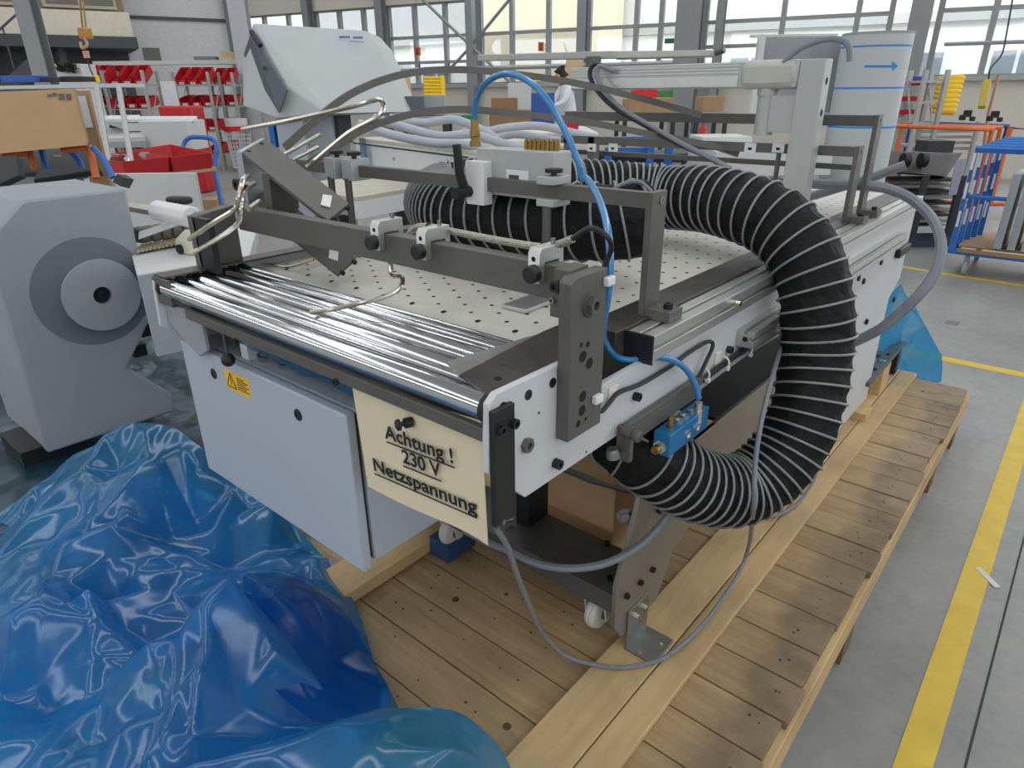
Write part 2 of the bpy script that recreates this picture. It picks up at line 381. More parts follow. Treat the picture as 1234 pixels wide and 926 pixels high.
# hall column in front of the mezzanine
ti = 31
p, wd = frame_at(82, 100, 250, 12.0); p.z = 0
b = MB(); b.obox(p, .26, .02, 7, rz=HEAD); b.obox(p + _fh*.24, .26, .02, 7, rz=HEAD); b.obox(p + _fh*.12, .02, .24, 7, rz=HEAD); b.build('trim_31', COLM, smooth=False, kind='structure')
p, wd = frame_at(300, 325, 190, 16.5); p.z = 0
b = MB(); b.obox(p, .4, .03, 7, rz=HEAD); b.obox(p + _fh*.24, .4, .03, 7, rz=HEAD); b.obox(p + _fh*.12, .03, .24, 7, rz=HEAD); b.build('trim_32', mat('pale_column', (188, 192, 196), .5), smooth=False, kind='structure')

# ================================================================== pallet
def wood(name, a, c, sc=1.0, axis='X', stain=False):
    m = bpy.data.materials.new(name); m.use_nodes = True; t = m.node_tree; n = t.nodes; L = t.links; b = n['Principled BSDF']
    tc = n.new('ShaderNodeTexCoord'); oi = n.new('ShaderNodeObjectInfo'); mp = n.new('ShaderNodeMapping')
    ad = n.new('ShaderNodeVectorMath'); ad.operation = 'ADD'; L.new(tc.outputs['Object'], ad.inputs[0])
    sc3 = n.new('ShaderNodeVectorMath'); sc3.operation = 'SCALE'; sc3.inputs['Scale'].default_value = 37.0
    cb = n.new('ShaderNodeCombineXYZ'); L.new(oi.outputs['Random'], cb.inputs[0]); L.new(oi.outputs['Random'], cb.inputs[1]); L.new(cb.outputs[0], sc3.inputs[0]); L.new(sc3.outputs[0], ad.inputs[1])
    L.new(ad.outputs[0], mp.inputs[0]); mp.inputs['Scale'].default_value = (.9, 11, 11) if axis == 'X' else (11, .9, 11)
    g = n.new('ShaderNodeTexNoise'); g.inputs['Scale'].default_value = 3.2; g.inputs['Detail'].default_value = 8; g.inputs['Roughness'].default_value = .62; g.inputs['Distortion'].default_value = .6
    L.new(mp.outputs[0], g.inputs[0])
    r = n.new('ShaderNodeValToRGB'); e = r.color_ramp.elements; e[0].position = .32; e[1].position = .72
    e[0].color = (*lin(a), 1); e[1].color = (*lin(c), 1); L.new(g.outputs[0], r.inputs[0])
    # blotchy grey wear
    g2 = n.new('ShaderNodeTexNoise'); g2.inputs['Scale'].default_value = 3.0; g2.inputs['Detail'].default_value = 5; L.new(ad.outputs[0], g2.inputs[0])
    r2 = n.new('ShaderNodeValToRGB'); r2.color_ramp.elements[0].position = .45; r2.color_ramp.elements[1].position = .75
    L.new(g2.outputs[0], r2.inputs[0])
    mx = n.new('ShaderNodeMix'); mx.data_type = 'RGBA'; mx.inputs[7].default_value = (*lin((118, 100, 78)), 1)
    ml = n.new('ShaderNodeMath'); ml.operation = 'MULTIPLY'; ml.inputs[1].default_value = .5; L.new(r2.outputs[0], ml.inputs[0])
    L.new(ml.outputs[0], mx.inputs[0]); L.new(r.outputs[0], mx.inputs[6])
    last = mx.outputs[2]
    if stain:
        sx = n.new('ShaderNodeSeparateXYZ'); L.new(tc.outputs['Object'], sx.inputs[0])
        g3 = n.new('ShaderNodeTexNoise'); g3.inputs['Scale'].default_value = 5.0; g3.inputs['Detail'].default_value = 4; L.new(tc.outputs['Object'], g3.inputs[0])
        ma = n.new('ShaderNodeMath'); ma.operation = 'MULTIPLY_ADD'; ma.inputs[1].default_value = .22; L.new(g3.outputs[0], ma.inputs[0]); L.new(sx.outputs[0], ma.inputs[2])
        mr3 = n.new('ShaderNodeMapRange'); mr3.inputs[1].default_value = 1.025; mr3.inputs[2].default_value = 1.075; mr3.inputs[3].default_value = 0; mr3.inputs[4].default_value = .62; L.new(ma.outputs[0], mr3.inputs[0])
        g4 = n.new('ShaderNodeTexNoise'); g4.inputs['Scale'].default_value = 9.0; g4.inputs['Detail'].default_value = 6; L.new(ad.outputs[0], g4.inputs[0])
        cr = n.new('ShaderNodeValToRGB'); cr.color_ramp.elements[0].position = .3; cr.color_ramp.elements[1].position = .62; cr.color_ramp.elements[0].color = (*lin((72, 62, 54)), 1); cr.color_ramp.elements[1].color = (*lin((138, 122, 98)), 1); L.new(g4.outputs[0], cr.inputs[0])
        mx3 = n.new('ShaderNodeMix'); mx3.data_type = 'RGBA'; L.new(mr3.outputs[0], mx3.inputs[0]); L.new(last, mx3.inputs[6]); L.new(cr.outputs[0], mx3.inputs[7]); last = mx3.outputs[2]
    hs = n.new('ShaderNodeHueSaturation'); L.new(last, hs.inputs['Color'])
    mr = n.new('ShaderNodeMapRange'); mr.inputs[3].default_value = .86; mr.inputs[4].default_value = 1.1; L.new(oi.outputs['Random'], mr.inputs[0]); L.new(mr.outputs[0], hs.inputs['Value'])
    L.new(hs.outputs[0], b.inputs['Base Color']); b.inputs['Roughness'].default_value = .62
    bp = n.new('ShaderNodeBump'); bp.inputs['Strength'].default_value = .25; bp.inputs['Distance'].default_value = .004; L.new(g.outputs[0], bp.inputs['Height']); L.new(bp.outputs[0], b.inputs['Normal'])
    return m
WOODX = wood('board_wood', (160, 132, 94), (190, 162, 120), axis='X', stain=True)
WOODY = wood('beam_wood', (198, 166, 118), (216, 186, 138), axis='Y')
KNOT = mat('knot_brown', (84, 60, 40), .7)
NAIL = mat('nail_dark', (70, 62, 54), .5, .5)
PT = .25
pal = thing('wooden_pallet', 'large wooden transport pallet of planks carrying the perforated table machine', 'pallet', (-1.3, 1.9, 0))
seams = [.117, .242, .367, .492, .617, .742, .867, .992, 1.116, 1.243, 1.37, 1.50, 1.64, 1.79, 1.935, 2.06, 2.185, 2.31, 2.435, 2.565, 2.69, 2.82, 2.96, 3.04, 3.17, 3.30, 3.43, 3.56, 3.69]
random.seed(11)
for a, c in zip(seams[:-1], seams[1:]):
    xe = -.243 + random.uniform(-.006, .012); dz = random.uniform(-.002, .002)
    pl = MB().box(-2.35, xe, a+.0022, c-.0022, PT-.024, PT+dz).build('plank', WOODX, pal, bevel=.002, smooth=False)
    b = MB()
    for x in (xe-.06, xe-.065, -.80, -.86, -1.15, -1.22, -1.25, -.98):
        x += random.uniform(-.02, .02); y = random.uniform(a+.025, c-.025)
        b.cyl((x, y, PT+dz-.001), (x, y, PT+dz+.0008), random.uniform(.0022, .004), 8)
    b.build('nail', NAIL, pl, kind='stuff')
    b = MB()
    for k in range(random.choice((0, 1, 1, 2))):
        x = random.uniform(-1.25, -.3); y = random.uniform(a+.03, c-.03)
        b.cyl((x, y, PT+dz-.001), (x, y, PT+dz+.0006), random.uniform(.006, .011), 12)
    if b.v: b.build('knot', KNOT, pl, kind='stuff')
for (x0, x1, z1) in ((-.672, -.547, PT+.021), (-.544, -.470, PT+.021)):
    MB().box(x0, x1, .12, 3.70, PT+.003, z1).build('long_beam', WOODY, pal, bevel=.003, smooth=False)
MB().box(-1.475, -1.335, .13, 3.68, PT+.003, PT+.045).build('long_beam', WOODY, pal, bevel=.003, smooth=False)
MB().box(-2.3, -2.15, .13, 3.68, PT+.003, PT+.045).build('long_beam', WOODY, pal, bevel=.003, smooth=False)
for x in (-.265, -1.3, -2.3): MB().box(x-.03, x+.035, .10, 3.70, PT-.125, PT-.026).build('stringer', WOODY, pal, bevel=.003, smooth=False)
for x in (-.275, -1.3, -2.3):
    for y in (.25, 1.83, 3.05, 3.55): MB().box(x-.045, x+.04, y-.05, y+.05, 0, PT-.1255).build('foot_block', mat('foot_wood', (120, 96, 66), .8), pal, smooth=False)
# ================================================================== the perforated table machine
mc = thing('perforated_table_machine', 'feeder table machine with perforated top, chrome rollers and dark cross bars on the pallet', 'machine', (-1.07, 1.9, .271))
def screw(c, axis, r=.008, h=.006, n=12, m=BLACK, parent=mc, name='screw'):
    c = Vector(c); a = Vector(axis)
    return MB().lathe(c, a, [(-.003, r), (h, r), (h, r*.5), (h*.4, r*.5)], n).build(name, m, parent)
TZ = 1.205            # table surface
XL, XR = -1.585, -.55  # outer faces of the side plates
# --- side plates
polyR = [(.592, 1.214), (.608, 1.226), (.836, 1.224), (.846, 1.150), (3.16, 1.150), (3.16, 1.03), (.668, 1.03), (.586, 1.11)]
sp = MB().prism(polyR, 'X', XR-.012, XR).build('side_plate', PLATE, mc, bevel=.0015)
polyL = [(.592, 1.214), (.608, 1.222), (3.16, 1.222), (3.16, 1.03), (.668, 1.03), (.586, 1.11)]
MB().prism(polyL, 'X', XL, XL+.012).build('side_plate', PLATE, mc, bevel=.0015)
for (x, y, rr) in ((606, 491, .008), (636.5, 476, .008), (665.8, 461.5, .008)): screw(at(x, y, X=XR), (1,0,0), rr, .0012)
screw(at(633.5, 536, X=XR), (1,0,0), .012, .008, 6, STEEL2, name='hex_bolt')
screw(at(668.5, 558, X=XR), (1,0,0), .0085, .012)
screw(at(764.5, 477.5, X=XR), (1,0,0), .0085, .012)
screw(at(876.5, 421, X=XR), (1,0,0), .0085, .012)
for (x, y) in ((649.5, 498), (786, 439.6), (706.5, 545)): MB().disc(at(x, y, X=XR+.0006), (1,0,0), .0025, 8).build('drill_hole', DARKHOLE, mc)
# --- chrome rollers with black end rings
for i, (y, z, r) in enumerate(((.612, 1.1985, .0200), (.647, 1.2075, .0090), (.680, 1.1985, .0200), (.712, 1.2075, .0090), (.744, 1.1985, .0200), (.775, 1.2075, .0090), (.801, 1.200, .0150))):  # thin rollers in between are added to imitate more bright reflected lines
    ro = MB().lathe((-1.555, y, z), (1,0,0), [(0, r-.002), (.002, r), (.983, r), (.985, r-.002)], 40).build('roller', CHROME, mc)
    MB().lathe((-1.566, y, z), (1,0,0), [(0, r+.0025), (.011, r+.0025)], 32).build('end_ring', RUBBER, ro)
    MB().lathe((-.571, y, z), (1,0,0), [(0, r+.0025), (.009, r+.0025)], 32).build('end_ring', RUBBER, ro)
# --- dark bed under the rollers
MB().box(-1.57, -.565, .66, .83, 1.10, 1.165).build('roller_bed', STEEL, mc)
# dark flat bar below the front roller
zt, zb = at(583, 510, Y=.604).z, at(583, 527, Y=.604).z
fb = MB().box(at(229, 376, Y=.604).x, -.563, .592, .604, 1.153, 1.174).build('front_bar', STEEL2, mc, bevel=.001)
for (x, y) in ((284.5, 411), (405.5, 460)): screw(at(x, y, Y=.592), (0,-1,0), .006, .006, parent=fb)
# --- perforated top sheet with a rounded front lip
b = MB(); x0, x1 = -1.548, -.665; lip = .050; prof = []
for k in range(9):
    a = PI/2*k/8; prof.append((.874 - lip*math.sin(a), TZ - lip + lip*math.cos(a)))
prof = [(3.12, TZ)] + prof + [(.824, 1.150)]
prof2 = [(.830, 1.150)] + [(.874 - (lip-.006)*math.sin(PI/2*k/8), TZ - lip + (lip-.006)*math.cos(PI/2*k/8)) for k in range(8, -1, -1)] + [(3.12, TZ-.006)]
top = b.prism(prof + prof2, 'X', x0, x1).build('perforated_sheet', PERF, mc)
b = MB(); j = 0; y = .836
while y < 3.05:
    x = x0 + .03 + (.046 if j % 2 else 0)
    while x < x1 - .02:
        if y < .873: b.disc((x, y, TZ - lip + math.sqrt(lip*lip - (.874-y)**2) + .0007), (0, -(.874-y), math.sqrt(lip*lip-(.874-y)**2)), .0058, 10)
        else: b.disc((x, y, TZ+.0006), (0,0,1), .0046, 10)
        x += .092
    y += .030; j += 1
b.build('hole', DARKHOLE, top, kind='stuff')
# loose aluminium flat lying on the sheet
# --- right edge: dark cover, steel strip, aluminium rails
cov = MB().prism([(-.645, .632), (-.563, .605), (-.563, .835), (-.6, .97), (-.668, .97), (-.668, .86)], 'Z', TZ+.012, TZ+.0165).build('corner_cover', DARKPLATE, mc, bevel=.0008)
MB().prism([(-.70, .66), (-.645, .632), (-.668, .86), (-.675, .83)], 'Z', TZ+.010, TZ+.0135).build('corner_cover', mat('clear_tape', (150, 148, 146), .3, .3, .2, 12), mc)
screw((-.590, .655, TZ+.0165), (0,0,1), .006, .0015)
MB().box(-.664, -.590, .97, 3.14, TZ-.03, TZ+.001).build('edge_strip', DARKPLATE, mc, bevel=.001)
def rail(x0, x1, y0, y1, z0, z1, side=True):
    """slotted aluminium profile along Y"""
    w_ = (x1-x0); h = z1-z0; g = .008; d = .010; xc = (x0+x1)/2; zc = (z0+z1)/2
    pts = [(x0,z0),(x1,z0),(x1,zc-g/2),(x1-d,zc-g/2),(x1-d,zc+g/2),(x1,zc+g/2),(x1,z1),(xc+g/2,z1),(xc+g/2,z1-d),(xc-g/2,z1-d),(xc-g/2,z1),(x0,z1)]
    return MB().prism(pts, 'Y', y0, y1)
rl = rail(-.588, -.534, 1.004, 3.17, 1.152, 1.200).build('slotted_rail', ALU, mc, bevel=.0008)
MB().box(-.590, -.531, .999, 1.004, 1.148, 1.203).build('end_cap', BLACK, rl, bevel=.001)
screw(at(884, 365, X=-.534), (1,0,0), .006, .016, m=BRIGHT)
# --- left edge: worn steel cover strip with its front step
MB().prism([(.600, 1.2245), (3.1, 1.2245), (3.1, 1.2285), (.600, 1.2285)], 'X', -1.584, -1.535).build('edge_strip', DARKPLATE, mc)
MB().box(-1.582, -1.505, .594, .601, 1.165, 1.2245).build('front_tab', STEEL2, mc)
MB().prism([(-1.572, 1.165), (-1.40, 1.165), (-1.40, 1.085), (-1.445, 1.06), (-1.572, 1.115)], 'Y', .604, .612).build('front_panel', GREYM, mc, bevel=.001)
MB().box(-1.47, -1.455, .90, .98, TZ+.012, TZ+.0135).build('sticker', mat('yellow_sticker', (220, 190, 90), .6), mc)
# --- ball handle under the bar
bh = at(268, 398, Y=.60)
hd = MB().cyl(bh, (bh.x, bh.y, bh.z-.055), .003, 10).build('handle_rod', STEEL, mc)
MB().ball((bh.x, bh.y, bh.z-.066), .0145, 18).build('handle_ball', BLACK, hd)
# --- black hanging strap plate at the right front corner
q = [at(594.5, 500, X=-.540), at(620.4, 489.5, X=-.540), at(620.4, 624, X=-.540), at(598, 637, X=-.540)]
y0, y1 = q[0].y, q[1].y; z1 = q[0].z; z0 = q[3].z
hs = MB().box(-.549, -.540, y0, y1, z0, z1+.002).build('hanging_plate', BLACK, mc, bevel=.001)
for (x, y) in ((603, 518), (618.5, 510)): screw(at(x, y, X=-.540), (1,0,0), .0075, .007, parent=hs)
MB().lathe(at(606, 629, X=-.540), (1,0,0), [(0, .004), (.003, .004)], 10).build('rivet', ZINC, hs)

# --- front cross bar on two posts
post = MB().prism([(.742, 1.352), (.752, 1.360), (.832, 1.360), (.832, 1.102), (.742, 1.102)], 'X', -.549, -.526).build('bar_post', STEEL2, mc, bevel=.0015)
for (x, y, r) in ((700.5, 416, .004), (708.5, 415, .005), (702.5, 430, .009), (710.5, 438, .009), (702.5, 478, .009), (701.5, 495, .009), (697, 511, .006), (706, 505, .003)):
    MB().disc(at(x, y, X=-.5255), (1,0,0), r, 14).build('bore', DARKHOLE, post)
screw(at(711, 367, X=-.526), (1,0,0), .015, .012, 6, STEEL2, post, 'hex_bolt')
MB().lathe(at(711, 367, X=-.526), (1,0,0), [(0, .019), (.003, .019)], 20).build('washer', STEEL2, post)
lp = MB().prism([(.70, 1.345), (.80, 1.360), (.80, 1.222), (.70, 1.222)], 'X', -1.584, -1.55).build('bar_post', STEEL2, mc, bevel=.0015)
MB().box(-1.56, -1.49, .70, .715, 1.222, 1.345).build('post_cheek', BLACK, lp, bevel=.001)
xb = MB().box(-1.50, -.5755, .778, .806, 1.311, 1.364).build('cross_bar', STEEL2, mc, bevel=.0015)
MB().box(-.5755, -.549, .765, .815, 1.30, 1.364).build('bar_flange', STEEL2, xb, bevel=.001)
jb = MB().prism([(.752, 1.295), (.752, 1.33), (.765, 1.345), (.777, 1.345), (.777, 1.295)], 'X', -.572, -.552).build('end_stop', STEEL2, xb, bevel=.001)
screw(at(671, 345, Y=.752), (0,-1,0), .0085, .008, parent=xb)
screw(at(668, 361, Y=.755), (0,-1,0), .005, .008, m=ZINC, parent=xb)
# three silver clamps with black knobs riding the bar
for (x0, x1, xk, yk) in ((449, 485, 447, 293), (505, 543, 503, 304), (641, 681, 640, 331)):
    xa = at(x0+6, yk-14, Y=.772).x
    cl = MB().prism([(.764, 1.335), (.778, 1.335), (.778, 1.3655), (.812, 1.3655), (.812, 1.345), (.824, 1.345), (.824, 1.388), (.770, 1.388), (.764, 1.380)], 'X', xa-.011, xa+.011).build('bar_clamp', ALU, xb, bevel=.001)
    c = at(xk, yk, Y=.750)
    MB().lathe((c.x, .764, c.z), (0,-1,0), [(0, .005), (.006, .005), (.006, .0135), (.018, .0135), (.020, .011)], 20).build('knob', BLACK, mc)
    MB().disc((xa, .7636, 1.372), (0,-1,0), .004, 12).build('clamp_hole', DARKHOLE, mc)
    MB().cyl((xa+.004, .806, 1.388), (xa+.004, .806, 1.397), .0035, 10).build('pin', ZINC, mc)
# wire hold-down finger below the first clamp
def wire(pts, r=.0042, m=BRIGHT, name='wire_finger', sub=6): return MB().tube(spline(pts, sub), r, 8).build(name, m, mc)
wire([at(470, 296, Y=.815), at(472, 330, Y=.80), at(484, 334, Y=.79), at(483, 346, Y=.77), at(470, 356, Y=.75), at(440, 364, Y=.72), at(400, 373, Y=.69), at(374, 377, Y=.665)], .0045)
wire([at(306, 316, Y=.86), at(330, 320, Y=.86), at(350, 322, Y=.87), at(378, 313, Y=.90)], .0030)
# two bent guide rods at the left post, and knobs
for dx, dy, pts in ((0, 0, [(227, 289), (258, 268), (283, 252), (288, 238), (293, 216), (299, 212)]), (0, 0, [(232, 305), (262, 288), (287, 269), (291, 250), (293, 232), (299, 222)])):
    ys = [.62, .66, .695, .70, .72, .76]
    wire([at(x, y, Y=yy) for (x, y), yy in zip(pts, ys)], .0052, name='guide_rod', sub=4)
lg = at(290, 222, Y=.72); screw(lg, (0,-1,0), .012, .012, 14)
MB().cyl(at(300, 252, Y=.73), at(312, 243, Y=.78), .006, 10).build('cross_pin', BRIGHT, mc)
MB().cyl(at(297, 226, Y=.73), at(306, 221, Y=.78), .006, 10).build('cross_pin', BRIGHT, mc)
RT_ = _rt
# --- tilted double plate bracket hanging over the bar
up = [at(291, 183, Y=.86), at(319, 167, Y=.96), at(421, 245, Y=.93), at(396, 265, Y=.84), at(383, 257, Y=.84)]
_n = (up[1]-up[0]).cross(up[2]-up[0]); TS = .009 if _n.z > 0 else -.009
tb = MB().slab(up, TS).build('tilted_plate', STEEL2, mc, bevel=.001)
off = at(345, 262, Y=.88) - at(338, 200, Y=.88)
lo = [p + off for p in (up[0], up[1])] + [at(429, 310, Y=.90), at(407, 330, Y=.84), at(396, 321, Y=.84)]
MB().slab(lo, TS).build('tilted_plate', STEEL2, mc, bevel=.001)
e0, e1 = up[0], up[1]
MB().slab([e0, e0 + (off*1.05), e1 + off*1.05, e1], .012).build('plate_spacer', mat('bare_edge_steel', (176, 182, 190), .35, .5), tb, bevel=.001)
mid0, mid1 = up[0]*.62+up[4]*.38, up[1]*.62+up[2]*.38
MB().slab([mid0, mid0+off*.95, mid1+off*.95, mid1], .02).build('plate_spacer', STEEL2, tb, bevel=.001)
nrm = (up[1]-up[0]).cross(up[2]-up[0]).normalized()
if nrm.z < 0: nrm = -nrm
for (x, y, i) in ((299, 185.5, 0), (322, 172, 0)):
    p = up[0]*.8+up[1]*.2 if x < 310 else up[0]*.25+up[1]*.75
    MB().cyl(p + (up[4]-up[0]).normalized()*.012, p + (up[4]-up[0]).normalized()*.012 + nrm*.002, .005, 12).build('screw', BLACK, tb)
def on_plate(ring, a, c): return ring[0]*(1-a)*(1-c) + ring[1]*(1-a)*c + (ring[3]*(1-c) + ring[2]*c)*a
MB().slab([up[0] - RT_*.012, up[0] + RT_*.002, up[0] + off*1.02 + RT_*.002, up[0] + off*1.02 - RT_*.012], .004).build('plate_edge', mat('bare_edge_steel', (176, 182, 190), .35, .5), tb)
for ring in (up, lo):
    pp = [on_plate(ring, a, c) + nrm*.0008 for a, c in ((.86, .25), (.93, .38), (.86, .80), (.80, .62))]
    MB().slab(pp, -.0008).build('mirror_patch', mat('mirror_patch', (232, 234, 232), .3, .2), tb)
    for c in (.2, .85):
        p = on_plate(ring, 1.0, c); MB().cyl(p - nrm*.004, p - nrm*.004 + (ring[3]-ring[0]).normalized()*.008, .0055, 10).build('screw', BLACK, tb)
# straight rods left of the plates
for a, c in (((292, 156), (458, 122)),): wire([at(292, 156, Y=.95), at(360, 143, Y=1.0), at(430, 127, Y=1.05), at(455, 120, Y=1.08), at(462, 127, Y=1.10), at(456, 140, Y=1.08), at(420, 160, Y=1.05), at(370, 201, Y=1.0)], .0055, name='guide_rod')
for (a, c) in (((343, 186), (386, 162)), ((352, 193), (383, 177))): MB().cyl(at(*a, Y=.98), at(*c, Y=1.06), .005, 10).build('guide_rod', BRIGHT, mc)

# --- gantry bars across the table: column + foot + bar
def gantry(y, ztop, hb, wy, xl, name='gantry'):
    b = MB().box(xl, -.602, y, y+.020, ztop-hb, ztop).build('cross_bar', STEEL2, mc, bevel=.001)
    MB().box(-.614, -.600, y-.002, y+wy, 1.201, ztop+.001).build('column', STEEL2, b, bevel=.001)
    MB().box(-.605, -.548, y, y+wy, 1.2005, 1.221).build('foot', STEEL2, b, bevel=.001)
    screw((-.566, y+wy/2, 1.221), (0,0,1), .009, .010, 14, BLACK, b)
    screw((-.600, y+wy*.6, ztop-.015), (1,0,0), .008, .002, 14, ZINC, b)
    return b
g1 = gantry(1.088, 1.432, .028, .050, -1.72)
g2 = gantry(2.36, 1.432, .030, .055, -1.75)
g3 = gantry(2.52, 1.518, .034, .055, -1.85)
for x in (-1.60, -1.72):
    MB().box(x-.015, x+.015, 2.36, 2.40, 1.205, 1.43).build('column', STEEL2, g2, bevel=.001)
MB().box(-1.85, -.615, 2.43, 2.45, 1.355, 1.372).build('lower_bar', STEEL2, g2)
# gantry clips with paper labels on the far bar
for x in (880+.2869*85, 880+.2869*203, 880+.2869*333, 560+.2593*690, 560+.2593*590):
    p = at(x, 177, Y=2.355); MB().box(p.x-.02, p.x+.02, 2.352, 2.359, p.z-.018, p.z+.012).build('bar_clip', WHITE, g2, bevel=.001)
    MB().box(p.x-.006, p.x+.006, 2.350, 2.352, p.z-.010, p.z-.002).build('clip_hole', DARKHOLE, g2)
p = at(938, 190, Y=2.37); MB().cyl((p.x, 2.37, 1.41), (p.x, 2.37, 1.22), .008, 10).build('hanger_rod', STEEL, g2)
# clamps on the near gantry: silver blocks with black rods and star knobs
for (x, yk) in ((425, 190), (404, 186)):
    p = at(x, yk+10, Y=1.088)
    c = MB().box(p.x-.022, p.x+.022, 1.068, 1.125, 1.395, 1.447).build('bar_clamp', ALU2, g1, bevel=.0015)
    MB().lathe((p.x, 1.095, 1.447), (0,0,1), [(0, .006), (.006, .006), (.008, .018), (.016, .018), (.018, .014)], 10).build('star_knob', BLACK, g1)
    MB().cyl((p.x-.004, 1.072, 1.40), (p.x-.004, 1.072, 1.225), .009, 12).build('hanger_rod', STEEL, g1)
    MB().box(p.x-.03, p.x+.03, 1.05, 1.10, 1.207, 1.225).build('rod_foot', ALU2, g1, bevel=.001)
p = at(665, 210, Y=1.088)
MB().box(p.x-.022, p.x+.022, 1.066, 1.122, 1.432, 1.447).build('bar_clamp', ALU2, g1, bevel=.0015)
MB().box(p.x-.022, p.x+.022, 1.066, 1.122, 1.390, 1.404).build('bar_clamp', ALU2, g1, bevel=.0015)
MB().lathe((p.x, 1.095, 1.447), (0,0,1), [(0, .006), (.005, .006), (.006, .018), (.013, .018)], 10).build('star_knob', BLACK, g1)
MB().cyl((p.x, 1.073, 1.390), (p.x, 1.073, 1.215), .009, 12).build('hanger_rod', STEEL, g1)
# air block with clamp lever, brass nipple and brass comb
ab = MB().box(-1.045, -.835, 1.105, 1.165, 1.395, 1.489).build('air_block', ALU2, g1, bevel=.002)
MB().box(-1.050, -1.000, 1.075, 1.105, 1.375, 1.465).build('air_block', WHITE, g1, bevel=.0015)
pl_ = at(563, 215, Y=1.07)
lev = MB().tube([(pl_.x, 1.062, 1.405), (pl_.x-.002, 1.050, 1.44), (pl_.x-.003, 1.045, 1.50)], [.011, .010, .009], 10).build('clamp_lever', BLACK, g1)
MB().cyl((pl_.x, 1.078, 1.402), (pl_.x, 1.030, 1.402), .012, 12).build('lever_hub', BLACK, g1)
bn = at(573, 180, Y=1.135)
MB().lathe((bn.x, 1.135, 1.489), (0,0,1), [(0, .012), (.012, .012), (.012, .009), (.02, .009), (.022, .011), (.034, .011), (.034, .0085), (.055, .0085)], 14).build('brass_nipple', BRASS, g1)
for k in range(8): MB().lathe((-.93+k*.0115, 1.135, 1.489), (0,0,1), [(0, .0045), (.018, .0045), (.019, .003), (.022, .003)], 8).build('brass_fitting', BRASS, g1)
MB().box(-.96, -.90, 1.104, 1.105, 1.41, 1.45).build('label_plate', WHITE, g1)
MB().box(-.952, -.925, 1.1032, 1.104, 1.415, 1.44).build('label_print', DARKPLATE, g1)

# --- aluminium post with swing arm and its upper tray
pz = 1.682
po = MB().box(-.80, -.722, 2.30, 2.36, 1.206, pz).build('arm_post', ALU2, mc, bevel=.003)
for z in (1.62, 1.53): MB().disc((-.7215, 2.328, z), (1,0,0), .011, 16).build('bore', DARKHOLE, po)
ar = MB().box(-1.66, -.80, 2.295, 2.375, 1.602, 1.680).build('swing_arm', ALU2, mc, bevel=.004)
MB().box(-1.655, -.99, 2.293, 2.295, 1.607, 1.640).build('arm_face', ALU, ar)
for z in (1.648, 1.658, 1.668): MB().box(-1.655, -.99, 2.2935, 2.295, z, z+.004).build('arm_rib', ALU, ar)
MB().lathe((-.90, 2.335, 1.46), (0,0,1), [(0, .03), (.12, .03), (.12, .034), (.142, .034)], 20).build('pivot', ALU2, mc)
MB().box(-.88, -.80, 2.31, 2.36, 1.47, 1.58).build('pivot_block', ALU2, mc, bevel=.002)
tr_ = MB().slab([at(575, 66, Y=2.50), at(740, 61, Y=2.45), at(740, 70.5, Y=2.45), at(575, 73.5, Y=2.50)], -.06).build('upper_arm', ALU2, mc, bevel=.003)
MB().slab([at(741, 61.5, Y=2.46), at(862, 60, Y=2.62), at(862, 67.5, Y=2.62), at(741, 70.5, Y=2.46)], -.06).build('upper_arm', mat('arm_beige', (184, 184, 176), .45, .2), mc, bevel=.003)
MB().cyl(at(862, 64, Y=2.60), at(873, 60, Y=2.60), .012, 10).build('arm_knuckle', STEEL, tr_)
MB().box(-.99, -.80, 2.290, 2.380, 1.598, 1.684).build('arm_knuckle', mat('arm_beige', (184, 184, 176), .45, .2), ar, bevel=.02)
MB().cyl((at(715, 80, Y=2.4).x, 2.4, 1.68), (at(715, 80, Y=2.4).x, 2.4, 1.72), .03, 16).build('pivot', STEEL, mc)
# --- spring-steel paper guide arcs
def strip_arc(pp, wv=.0105, th=.003):
    c = spline([at(x, y, Y=yy) for x, y, yy in pp], 8); b = MB(); vs = []; fs = []
    for i, p in enumerate(c):
        t = (c[min(i+1, len(c)-1)] - c[max(i-1, 0)]).normalized(); s_ = (Vector((0,.15,1)) - t*t.dot(Vector((0,.15,1)))).normalized()
        n = t.cross(s_).normalized()
        for a, e in ((-1,-1),(1,-1),(1,1),(-1,1)): vs.append(p + s_*(a*wv) + n*(e*th))
    for i in range(len(c)-1):
        for j in range(4): fs.append((i*4+j, i*4+(j+1) % 4, (i+1)*4+(j+1) % 4, (i+1)*4+j))
    fs += [(3,2,1,0), tuple(len(vs)-4+j for j in range(4))]
    b.add(vs, fs); return b.build('guide_arc', STEEL2, mc)
strip_arc([(343, 178, 1.05), (380, 145, 1.15), (425, 112, 1.3), (480, 91, 1.5), (540, 84, 1.7), (610, 88, 1.9), (693, 100, 2.1), (770, 118, 2.3), (845, 139, 2.5)])
strip_arc([(368, 200, 1.08), (400, 180, 1.15), (440, 155, 1.3), (500, 137, 1.5), (560, 132, 1.65), (630, 138, 1.85), (700, 146, 2.0), (780, 161, 2.2), (850, 174, 2.32), (890, 186, 2.4)])

